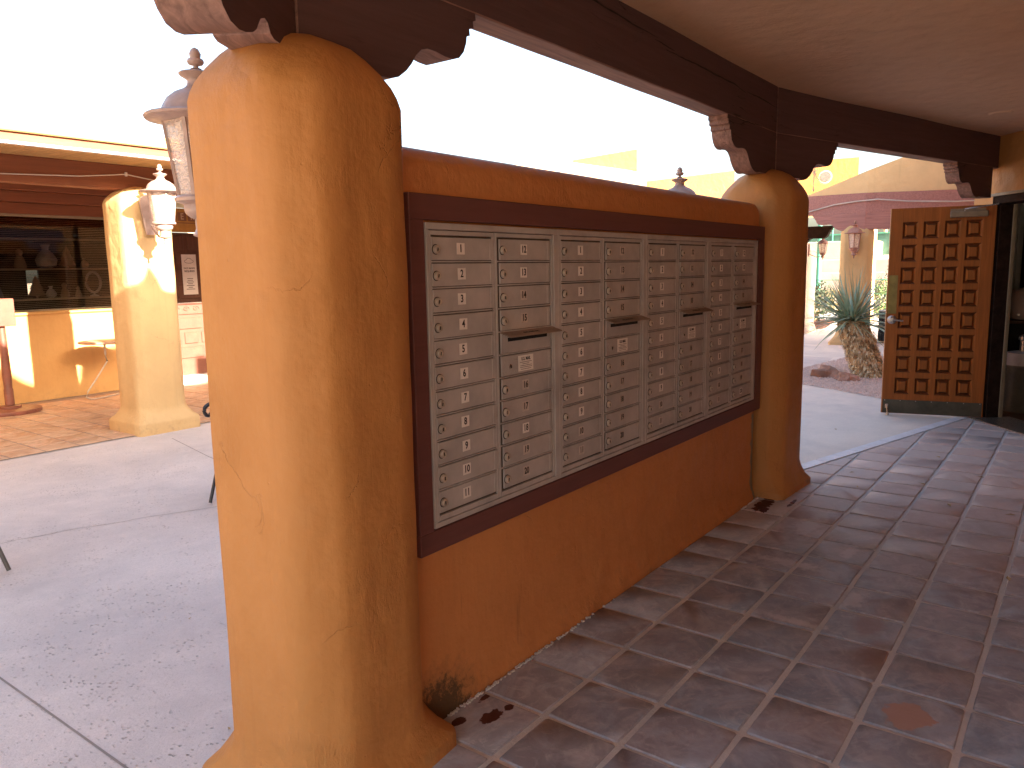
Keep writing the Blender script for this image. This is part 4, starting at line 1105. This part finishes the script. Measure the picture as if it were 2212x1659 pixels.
# moulding + raised field
def frust(b, x0, x1, z0, z1, ya, X0, X1, Z0, Z1, yb, mi=0):
    v = [(x0, ya, z0), (x1, ya, z0), (x1, ya, z1), (x0, ya, z1), (X0, yb, Z0), (X1, yb, Z0), (X1, yb, Z1), (X0, yb, Z1)]
    b.add(v, [(0, 1, 5, 4), (1, 2, 6, 5), (2, 3, 7, 6), (3, 0, 4, 7), (4, 5, 6, 7)], mi)
frust(pm, 0, a_, 0, h__, -.0055, .018, a_-.018, .018, h__-.018, .010, 0)
frust(pm, .020, a_-.020, .020, h__-.020, .0095, .038, a_-.038, .038, h__-.038, -.012, 0)
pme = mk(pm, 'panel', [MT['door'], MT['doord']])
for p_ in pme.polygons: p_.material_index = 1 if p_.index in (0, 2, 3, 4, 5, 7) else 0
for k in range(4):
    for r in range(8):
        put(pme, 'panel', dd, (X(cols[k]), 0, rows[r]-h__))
MB().box(.012, dW-.012, -.0115, -.0085, .004, .150, .001).build('kick_plate', MT['kick'], dd)
for k in range(7): put(mk(MB().lathe([(.005, 0), (.004, -.002)], n=8, axis='y'), 'screw', [MT['steel']]), 'screw', dd, (.03+k*(dW-.06)/6, -.0115, .14))
MB().box(.010, .095, -.0115, -.0085, 1.075, 1.478, .001).build('push_plate', MT['brass'], dd)
hb = MB().lathe([(.045, -.0085), (.045, -.018), (.036, -.026), (.018, -.030), (.018, -.05)], (.055, 0, 1.01), 20, axis='y').tube([(.055, -.045, 1.01), (.09, -.050, 1.008), (.165, -.048, 1.0)], [.012, .010, .008], 8)
hb.build('handle', MT['steel'], dd, smooth=40)
MB().box(-.007, -.0037, .0, .028, .96, 1.05, .001).build('latch', MT['steel'], dd)
MB().box(X(.57), X(.92), -.045, -.0085, dH-.115, dH-.055, .006).box(X(.57), X(.9), -.0105, -.0085, dH-.08, dH-.028, .001).build('door_closer', MT['closer'], dd)
MB().tube([(X(.70), -.05, dH-.055), (X(.70), -.05, dH-.035), (X(.74), -.06, dH-.03), (X(1.0), -.10, dH+.0)], .007, 6).build('closer_arm', MT['steel'], dd)
MB().box(.035, .065, -.03, -.0115, .055, .10, .003).tube([(.05, -.03, .09), (.055, -.045, .05), (.06, -.055, .0)], .008, 6).lathe([(.016, -.012), (.014, .012)], (.06, -.055, .0), 10).build('door_holder', MT['steel'], dd)

# things inside the doorway
def hd(deg, d): return (d*math.cos(R(deg)), d*math.sin(R(deg)))
jx, jy = hd(3.25, 10.75)
jr = thing('drink_dispenser', 'pale stoneware drink dispenser with a lid just inside the doorway', 'dispenser', (jx, jy, .95))
MB().lathe([(.13, 0), (.145, .02), (.155, .14), (.15, .27), (.13, .31), (.12, .315)], n=24).build('jar', MT['jar'], jr, smooth=45)
MB().lathe([(.135, .315), (.13, .33), (.05, .36), (.02, .37), (.025, .39), (.01, .405)], n=20).build('lid', MT['jar'], jr, smooth=45)
MB().lathe([(.012, 0), (.012, .03), (.02, .035), (.02, .05)], (0, 0, 0), 10, axis='x').build('tap', MT['steel'], jr).location = (-.17, .05, .06)
ct = thing('side_counter', 'dark counter standing inside the open doorway', 'counter', (*hd(2.9, 10.85), 0), 0)
MB().box(-.28, .3, -.5, .30, .905, .948, .008).build('top', MT['carved'], ct)
MB().box(-.24, .3, -.46, .26, 0, .905, .004).build('cabinet', MT['dark'], ct)
mc = thing('steel_canister', 'steel canister with a pale collar in front of the dark counter inside', 'canister', (*hd(3.05, 9.95), 0))
MB().lathe([(.17, 0), (.18, .02), (.18, .48), (.19, .49), (.19, .51)], n=28).build('body', MT['closer'], mc, smooth=45)
MB().lathe([(.182, .51), (.178, .64), (.10, .655)], n=28).build('collar', MT['jar'], mc, smooth=45)
MB().lathe([(.06, .655), (.06, .77), (.075, .78), (.07, .82), (.02, .84)], n=16).build('neck', MT['steel'], mc, smooth=45)
cv = MB(); vs = []; fs = []
for i in range(34):
    y = .15+i*.03; x = 12.4+.03*math.sin(i*1.3); vs += [(x, y, 1.25), (x, y, 2.45)]
    if i: fs.append((2*i-2, 2*i, 2*i+1, 2*i-1))
tag(cv.add(vs, fs).build('curtain', MT['curtain'], smooth=60, fix=False), 'white curtain panel hanging inside the doorway', 'curtain')
px_, py_ = hd(3.45, 12.2)
tag(MB().box(px_-.04, px_+.04, py_-.035, py_+.035, .0, 2.66, .004).build('window_post', MT['frame']), 'dark upright post in front of the white curtain inside', 'post')

# ================================================================== FAR ARCADE
far = thing('arcade', 'far arcade with a purple brown beam and sloping tan parapet beyond the porch', 'arcade')
def wallseg(p, q, zs_p, zs_q, th, name, m, parent):
    # vertical slab between two ground points, bottom/top heights at each end
    p = Vector(p); q = Vector(q); t = (q-p).normalized(); nn = Vector((-t.y, t.x))
    if nn.dot(p) < 0: nn = -nn
    v = []
    for a, (z0, z1) in ((p, zs_p), (q, zs_q)):
        for k in (0, th):
            for z in (z0, z1): v.append((a.x+nn.x*k, a.y+nn.y*k, z))
    f = [(0, 1, 5, 4), (2, 6, 7, 3), (0, 2, 3, 1), (4, 5, 7, 6), (1, 3, 7, 5), (0, 4, 6, 2)]
    return MB().add(v, f).build(name, m, parent)
A0 = (16.62, 6.2); A1 = (16.72, 3.72); A2 = (17.45, 1.6)
wallseg(A0, A1, (2.62, 3.0), (2.61, 3.0), .16, 'timber', MT['farbeam'], far)
wallseg(A1, A2, (2.61, 3.0), (2.61, 2.98), .16, 'timber', MT['farbeam'], far)
wallseg((16.84, 4.95), (16.84, 3.72), (3.001, 3.002), (3.001, 3.44), .2, 'parapet', MT['tan'], far)
o = wallseg((16.84, 3.72), (17.2, 2.66), (3.001, 3.44), (3.001, 3.84), .2, 'parapet', MT['tan'], far)
o = wallseg((17.2, 2.66), (17.55, 1.6), (3.001, 3.84), (2.99, 3.9), .2, 'parapet', MT['tan'], far)
for (rz_, sg_) in ((R(92.3), 1), (R(-71), 1)):
    P = [(x, 2.61+z*1.1) for x, z in prof_corbel(1.0)]
    o = MB().prism(P, 0, .15, axis='y').build('corbel', MT['farbeam'], far)
    if rz_ > 0: o.location = (16.87, 3.72, 0)
    else: o.location = (16.72, 3.73, 0)
    o.rotation_euler = (0, 0, rz_)
P = [(x, 2.45+z*1.5) for x, z in prof_corbel(1.3)]
o = MB().prism(P, 0, .2, axis='y').build('corbel', MT['frame'], far); o.location = (17.9, 5.95, 0); o.rotation_euler = (0, 0, R(-87))  # near-black colour carries the shade this corbel hangs in
tag(MB().tube([(16.60, 6.0, 2.60), (16.66, 4.9, 2.66), (16.68, 4.3, 2.80), (16.69, 3.9, 2.84), (16.74, 3.5, 2.86), (16.9, 3.0, 2.80), (17.2, 2.2, 2.76), (17.38, 1.7, 2.77)], .014, 6).build('cable', MT['cable']), 'pale cable clipped along the purple brown far beam', 'cable')
# sunlit blocks behind
yb = thing('adobe_building', 'sunlit yellow orange adobe wall with a round roof drain behind the arcade', 'building')
wallseg((22.95, 7.15), (23.35, 5.42), (3.051, 4.50), (3.051, 4.52), .5, 'wall', MT['orange'], yb)
wallseg((21.2, 11.2), (22.6, 8.65), (3.051, 4.12), (3.051, 4.38), .5, 'wall', MT['orange'], yb)
wallseg((22.6, 8.6), (22.95, 7.2), (3.051, 4.1), (3.051, 4.1), .5, 'wall', MT['tan'], yb)
MB().prism([(16.85, 3.8), (17.55, 1.7), (18.6, 1.7), (18.0, 4.0), (18.0, 6.2), (16.9, 6.2)], 3.0, 3.05).prism([(22.9, 7.2), (23.3, 5.4), (24.4, 5.4), (24.0, 9.5), (22, 12), (21.0, 11.4)], 3.0, 3.05).box(23.6, 24.0, 5.0, 5.4, -.05, 3.0).prism([(17.9, 1.7), (24, 5.4), (23.6, 5.5), (17.6, 1.9)], 2.8, 3.0).build('roof', MT['tan'], far)
sp_t = MB(); axis_d = Vector((-.95, -.30, -.05)).normalized(); c0 = Vector((22.6, 6.12, 3.95))
sp_t.tube([c0, c0+axis_d*.75], .17, 20); o = sp_t.build('drain_spout', MT['tan'], yb, smooth=40)
MB().tube([c0+axis_d*.751, c0+axis_d*.76], .135, 20).build('spout_opening', MT['steel'], yb)
tb2 = thing('adobe_building', 'sunlit stepped parapet rising above the mailbox wall', 'building')
wallseg((18.55, 12.1), (19.65, 10.0), (0, 4.60), (0, 4.18), .6, 'wall', MT['cream'], tb2)
wallseg((18.9, 11.9), (19.75, 10.35), (4.3, 4.62), (4.3, 4.85), .7, 'parapet', MT['orange'], tb2)
wallseg((12.0, 20), (18.5, 12.2), (0, 4.5), (0, 4.5), .6, 'wall', MT['cream'], tb2)
tag(MB().lathe([(.02, 0), (.05, .02), (.02, .05)], (15.4, 4.40, 3.25), 8).tube([(15.4, 4.4, 3.7), (15.4, 4.4, 3.3)], .006, 5).add([(15.4, 4.4, 3.3)], []).build('wind_chime_stub', MT['steel']), 'tmp', 'ornament')
bpy.data.objects.remove(bpy.data.objects['wind_chime_stub'])
# starburst glass ornament hanging under the corbel of the far column of the porch
wo_ = MB(); c0 = Vector((8.05, 2.28, 2.52))
for k in range(26):
    a = random.uniform(0, 6.283); e = random.uniform(-1.2, .9); d = Vector((math.cos(a)*math.cos(e), math.sin(a)*math.cos(e), math.sin(e)))
    wo_.tube([c0, c0+d*random.uniform(.07, .115)], .0016, 4)
wo_.tube([c0+Vector((0, 0, .12)), c0-Vector((0, 0, .16))], .003, 5).lathe([(.004, -.02), (.010, 0), (.004, .02)], tuple(c0-Vector((0, 0, .17))), 8)
tag(wo_.build('hanging_ornament', MT['glass']), 'glassy starburst ornament hanging beyond the far porch corbel', 'ornament')
tag(MB().tube([(8.05, 2.28, 2.64), (8.05, 2.28, 4.1)], .0015, 4).build('hanging_wire', MT['steel']), 'thin wire holding the starburst ornament', 'wire')

# ================================================================== GRAVEL BED, YUCCA, ROCK
gp_ = [(10.08, 1.98), (10.54, 2.65), (10.78, 3.12), (11.6, 3.72), (12.9, 3.55), (14.6, 3.36), (15.2, 1.5), (10.3, 1.2)]
MB().add([(x, y, -.004) for x, y in gp_], [tuple(range(len(gp_)))]).build('gravel_bed', MT['gravel'], kind='structure')
def inside(p, poly):
    c = False; n = len(poly); j = n-1
    for i in range(n):
        if ((poly[i][1] > p[1]) != (poly[j][1] > p[1])) and p[0] < (poly[j][0]-poly[i][0])*(p[1]-poly[i][1])/(poly[j][1]-poly[i][1])+poly[i][0]: c = not c
        j = i
    return c
b = MB(); cnt = 0
while cnt < 9000:
    x = random.uniform(10, 15.2); y = random.uniform(1.2, 3.75)
    if not inside((x, y), gp_): continue
    cnt += 1; s = random.uniform(.008, .02); a = random.uniform(0, 3)
    v = [(s, 0, 0), (0, s*random.uniform(.6, 1), 0), (-s*random.uniform(.7, 1), 0, 0), (0, -s, 0), (0, 0, s*random.uniform(.5, 1.0))]
    ca, sa = math.cos(a), math.sin(a)
    b.add([(x+p[0]*ca-p[1]*sa, y+p[0]*sa+p[1]*ca, p[2]) for p in v], [(0, 1, 4), (1, 2, 4), (2, 3, 4), (3, 0, 4)])
o = b.build('gravel', MT['gravel'], kind='stuff', fix=False); tag(o, 'pinkish gravel around the yucca', 'gravel')
# rocks
def rock(label, x, y, sx, sy, sz, seed):
    bm = bmesh.new(); bmesh.ops.create_icosphere(bm, subdivisions=2, radius=1)
    for v in bm.verts:
        k = 1+.75*noise.noise(v.co*1.3+Vector((seed, 0, 0)))+.30*noise.noise(v.co*3.4+Vector((seed, 5, 0)))
        v.co = Vector((v.co.x*sx, v.co.y*sy, max(-.25, v.co.z)*sz))*k
    me = bpy.data.meshes.new('rock'); bm.to_mesh(me); bm.free(); me.materials.append(MT['rock'])
    o = bpy.data.objects.new('rock', me); C.objects.link(o); o.location = (x, y, .01); tag(o, label, 'rock')
rock('larger angular red rock lying on the gravel', 11.75, 3.02, .22, .20, .15, 3)
rock('smaller flat red rock beside the larger one, nearer the yucca', 11.45, 2.70, .16, .14, .09, 8)
# yucca
yx, yy = 12.05, 2.50
yc = thing('yucca', 'spiky blue green yucca with a leaning shaggy trunk on the gravel', 'plant', (yx, yy, 0))
lean = Vector((-.05, .27, .80))
tp_ = []
v = []; f = []; nseg = 14; nr = 16
for i in range(nseg+1):
    t = i/nseg; c_ = Vector((0, 0, 0)).lerp(lean, t)+Vector((0, .03*math.sin(t*3), 0)); r = .215-.03*t-.03*max(0, t-.85)/.15
    for k in range(nr):
        a = 2*math.pi*k/nr; rr = r*(1+.07*noise.noise(Vector((k*2.1, i*.9, 0))))
        v.append((c_.x+rr*math.cos(a), c_.y+rr*math.sin(a), c_.z))
    if i:
        for k in range(nr): f.append(((i-1)*nr+k, (i-1)*nr+(k+1) % nr, i*nr+(k+1) % nr, i*nr+k))
MB().add(v, f).build('trunk', MT['bark'], yc, smooth=80)
b = MB()
for i in range(1500):
    t = random.random(); a = random.uniform(0, 6.283); c_ = lean*t; r = .215-.03*t
    n_ = Vector((math.cos(a), math.sin(a), 0)); tn = Vector((-n_.y, n_.x, 0)); p0 = c_+n_*r*1.0
    L = random.uniform(.05, .12); wd = random.uniform(.007, .016)
    p1 = p0+n_*random.uniform(.02, .06)+Vector((0, 0, -L*.4)); p2 = p0+n_*random.uniform(.005, .03)+Vector((0, 0, -L))+tn*random.uniform(-.03, .03)
    b.add([p0-tn*wd, p0+tn*wd, p1+tn*wd*.9, p1-tn*wd*.9, p2], [(0, 1, 2, 3), (3, 2, 4)], random.choice((0, 0, 1, 2)))
b.build('dead_leaf_thatch', [MT['bark'], MT['deadpale'], MT['deaddark']], yc, kind='stuff', fix=False)
def blade(b, p, d, L, wd, droop, twist=0):
    d = d.normalized(); side = d.cross(Vector((0, 0, 1)));
    if side.length < .1: side = Vector((1, 0, 0))
    side.normalize(); side = (side*math.cos(twist)+d.cross(side)*math.sin(twist)); v = []; f = []
    n = 6
    for i in range(n+1):
        t = i/n; q = p+d*L*t+Vector((0, 0, -droop*L*t*t)); ww = wd*(1-t**1.5)*(.7+.6*min(t*3, 1)*.5)
        v += [q-side*ww, q+side*ww]
        if i: f.append((2*i-2, 2*i-1, 2*i+1, 2*i))
    b.add(v, f)
top = lean.copy()
leaf_meshes = []
for i in range(298):
    b = MB(); el = math.asin(random.uniform(-.3, 1.0)) ; a = random.uniform(0, 6.283)
    d = Vector((math.cos(a)*math.cos(el), math.sin(a)*math.cos(el), math.sin(el)))
    d = (d+Vector((0, .12, .12))).normalized()
    L = random.uniform(.62, 1.0)
    blade(b, Vector((0, 0, 0)), d, L, random.uniform(.012, .020), random.uniform(.02, .10) if el > .3 else random.uniform(.1, .35), random.uniform(-.6, .6))
    o = b.build('leaf', MT['leafA'] if random.random() < .9 else MT['leafB'], yc, fix=False)
    o.location = top+Vector((random.uniform(-.06, .06), random.uniform(-.06, .06), random.uniform(-.04, .03)))

# leafy things helper
def foliage(b, c, r, n, ls, zsq=1.0):
    for i in range(n):
        d = Vector((random.gauss(0, 1), random.gauss(0, 1), random.gauss(0, 1))).normalized()*r*random.uniform(.45, 1.0)*(1+.25*noise.noise(Vector((i*.37, 0, 0))))
        p = Vector(c)+Vector((d.x, d.y, d.z*zsq)); u = Vector((random.gauss(0, 1), random.gauss(0, 1), random.gauss(0, 1))).normalized(); w2 = u.orthogonal().normalized()*ls*.45; u = u*ls
        b.add([p-u*.5, p+w2*.6, p+u*.5, p-w2*.6], [(0, 1, 2, 3)])
def bush(name, label, cat, x, y, r, h, m, n=500, ls=.06, z0=0, group=None):
    t = thing(name, label, cat, (x, y, z0), 0, group)
    b = MB(); foliage(b, (0, 0, h*.55), r, n, ls, h*.55/r); b.build('foliage', MT[m], t, fix=False)
    b = MB()
    for k in range(5): b.tube([(0, 0, 0), (random.uniform(-.5, .5)*r, random.uniform(-.5, .5)*r, h*.6)], .012, 5)
    b.build('stem', MT['bark'], t)
    return t
pp2 = bush('potted_bush', 'dark leafy bush in a low terracotta bowl left of the yucca', 'potted plant', 20.6, 5.62, .42, 1.0, 'bushd', 700, .10, .12)
MB().lathe([(.22, -.12), (.40, .02), (.42, .08), (.38, .08), (.30, .04)], n=20).build('bowl', MT['terra'], pp2, smooth=40)
bush('shrub', 'golden dry shrub in the sun beyond the plaza', 'shrub', 27.5, 7.1, .9, .75, 'bushy', 1100, .09)
bush('shrub', 'bright green shrub right of the sunlit column', 'shrub', 25.0, 5.05, .8, 1.05, 'bush', 1600, .07)
bush('shrub', 'rounded dark shrub against the edge of the open door', 'shrub', 33.0, 6.02, .5, 1.7, 'bushd', 900, .09)
bush('shrub', 'pale dry shrub behind the bright green one', 'shrub', 34.0, 6.7, 1.0, 1.0, 'bushy', 900, .12)
# slatted metal planter right of column
sb = thing('slatted_planter', 'dark slatted metal planter box to the right of the sunlit column', 'planter', (17.6, 3.10, 0), R(10))
for k in range(11): MB().box(-.30, -.27, -.42+k*.08, -.37+k*.08, .04, .62).build('slat', MT['blackm'], sb)
MB().box(-.27, .3, -.44, .44, .03, .60).build('box', MT['dark'], sb)
MB().box(-.31, .31, -.45, .45, .62, .65, .01).build('rim', MT['greym'], sb)

# green lamp pole, fences, palm and far walls
gp = thing('light_pole', 'tall green steel pole seen beyond the porch', 'pole', (31.0, 8.47, 0))
MB().lathe([(.16, 0), (.16, .3), (.09, .34), (.075, 6.5)], n=14).build('pole', MT['gpole'], gp, smooth=50)
MB().box(-.5, .5, -.08, .08, 6.4, 6.55, .02).build('lamp_arm', MT['gpole'], gp)
fn = thing('windscreen_fence', 'long low fence with green windscreen fabric in the hazy distance', 'fence', (0, 0, 0))
MB().box(62, 62.1, 2, 40, 2.2, 3.8).build('fabric', MT['screen'], fn)
MB().box(61.9, 61.98, 2, 40, 3.75, 3.85).build('top_rail', MT['gpole'], fn)
for k in range(14): MB().lathe([(.06, 0), (.06, 4.6)], (61.9, 3+k*2.6, 0), 8).build('post', MT['gpole'], fn)
rl = thing('pipe_railing', 'thin dark pipe railing across the sunny ground', 'railing', (0, 0, 0))
for z in (.55, 1.05): MB().tube([(29.5, 4, z), (29.9, 16, z)], .02, 6).build('rail', MT['gpole'], rl)
for k in range(9): MB().tube([(29.52+k*.045, 4.4+k*1.3, 0), (29.52+k*.045, 4.4+k*1.3, 1.07)], .02, 6).build('post', MT['gpole'], rl)
for i, (x, y, L, z, lb) in enumerate(((46, 12.3, 7, 1.15, 'low pale block wall nearest, behind the railing'), (54, 15, 10, 1.9, 'middle pale block wall on the sunny ground'), (50, 8.2, 3.2, 1.6, 'short pale wall seen right of the sunlit column'))):
    o = MB().box(x, x+.4, y-L/2, y+L/2, 0, z, .03).build('block_wall', MT['far']); tag(o, lb, 'wall')
o = MB().box(58, 66, 12.5, 24, 0, 3.2, .05).build('far_building', MT['cream']); tag(o, 'low cream building far away behind the small lantern', 'building')
tag(MB().add([(60, 3, -.04), (40, 3, -.04), (40, 12, -.04), (60, 14, -.04)], [(0, 1, 2, 3)]).build('lawn', MT['grass'], kind='structure'), '', '') if False else MB().add([(60, 2, -.04), (26, 2, -.04), (26, 6, -.04), (60, 9, -.04)], [(0, 1, 2, 3)]).build('lawn', MT['grass'], kind='structure')
pa = thing('palm_tree', 'small distant palm tree in the haze right of the sunlit column', 'palm', (70, 13.9, 0))
MB().tube([(0, 0, 0), (.1, 0, 2.5), (0, .1, 5.2)], [.2, .16, .13], 8).build('trunk', MT['bark'], pa)
b = MB()
for i in range(60):
    a = random.uniform(0, 6.283); e = random.uniform(-.4, 1.2); d = Vector((math.cos(a)*math.cos(e), math.sin(a)*math.cos(e), math.sin(e))); blade(b, Vector((0, .1, 5.2)), d, 1.3, .09, .5, 0)
b.build('crown', MT['bush'], pa, fix=False)
for i, (x, y, r, h, lb) in enumerate(((75, 17.5, 2.2, 3.4, 'bushy far tree left of the sunlit column in haze'), (72, 12.4, 1.3, 3.2, 'bushy far tree just right of the distant palm'), (78, 22, 3, 4.2, 'broad far tree behind the cream building'))):
    t = thing('tree', lb, 'tree', (x, y, 0), 0, 'distant trees'); b = MB(); foliage(b, (0, 0, h*.62), r, 700, .35, .6); b.build('crown', MT['bush'], t, fix=False)
    MB().tube([(0, 0, 0), (0, 0, h*.6)], .15, 6).build('trunk', MT['bark'], t)
o = wallseg((20.0, 6.3), (20.1, 5.60), (0, 1.92), (0, 1.80), .3, 'pale_wall', MT['pink'], None); tag(o, 'pale pink wall end beside the farthest column', 'wall')

# ------------------------------------------------------------------ fallen leaves
def leaf(x, y, s, a, z=.002):
    b = MB().add([(-s, 0, 0), (-.2*s, .35*s, .10*s), (s, 0, .02*s), (-.2*s, -.35*s, .16*s)], [(0, 1, 2), (0, 2, 3)])
    o = b.build('fallen_leaf', MT['leafy'], fix=False); o.location = (x, y, z); o.rotation_euler = (0, 0, a)
    return o
LV = [(5.77, .67, .035, .4, 'dry two tone leaf with a pale tip in the middle of the far tiles'), (5.75, .32, .035, 2.0, 'dark curled leaf near the right edge of the far tiles'),
      (4.55, .24, .035, .2, 'brown leaf on a grout line at the right edge of the picture'), (6.67, .58, .03, 1.4, 'yellow leaf lying on a grout line of the far tiles'),
      (7.20, .94, .03, .8, 'small yellow leaf halfway between the kerb and the doorway'), (6.24, .91, .03, 1.1, 'pale leaf on the grout line below the yellow ones'),
      (5.91, 1.28, .022, .3, 'tiny pale leaf close to the foot of the far column'), (6.30, 1.41, .025, 2.4, 'tiny brown leaf between the far column and the kerb'),
      (6.55, 1.595, .02, .1, 'dark bit of leaf at the edge of the white kerb'), (7.95, 1.95, .03, .5, 'dark leaf on the pale walkway beyond the white kerb')]
for (x, y, s, a, lb) in LV: tag(leaf(x, y, s, a, .003 if y < 1.5 else -.004), lb, 'leaf')
o = leaf(1.874, 3.365, .012, .4, -.008); tag(o, 'small green seed pod on the courtyard concrete', 'seed')
o = leaf(1.45, 2.40, .012, 1.4, -.008); tag(o, 'small green leaf near the foot of the foreground column', 'leaf')
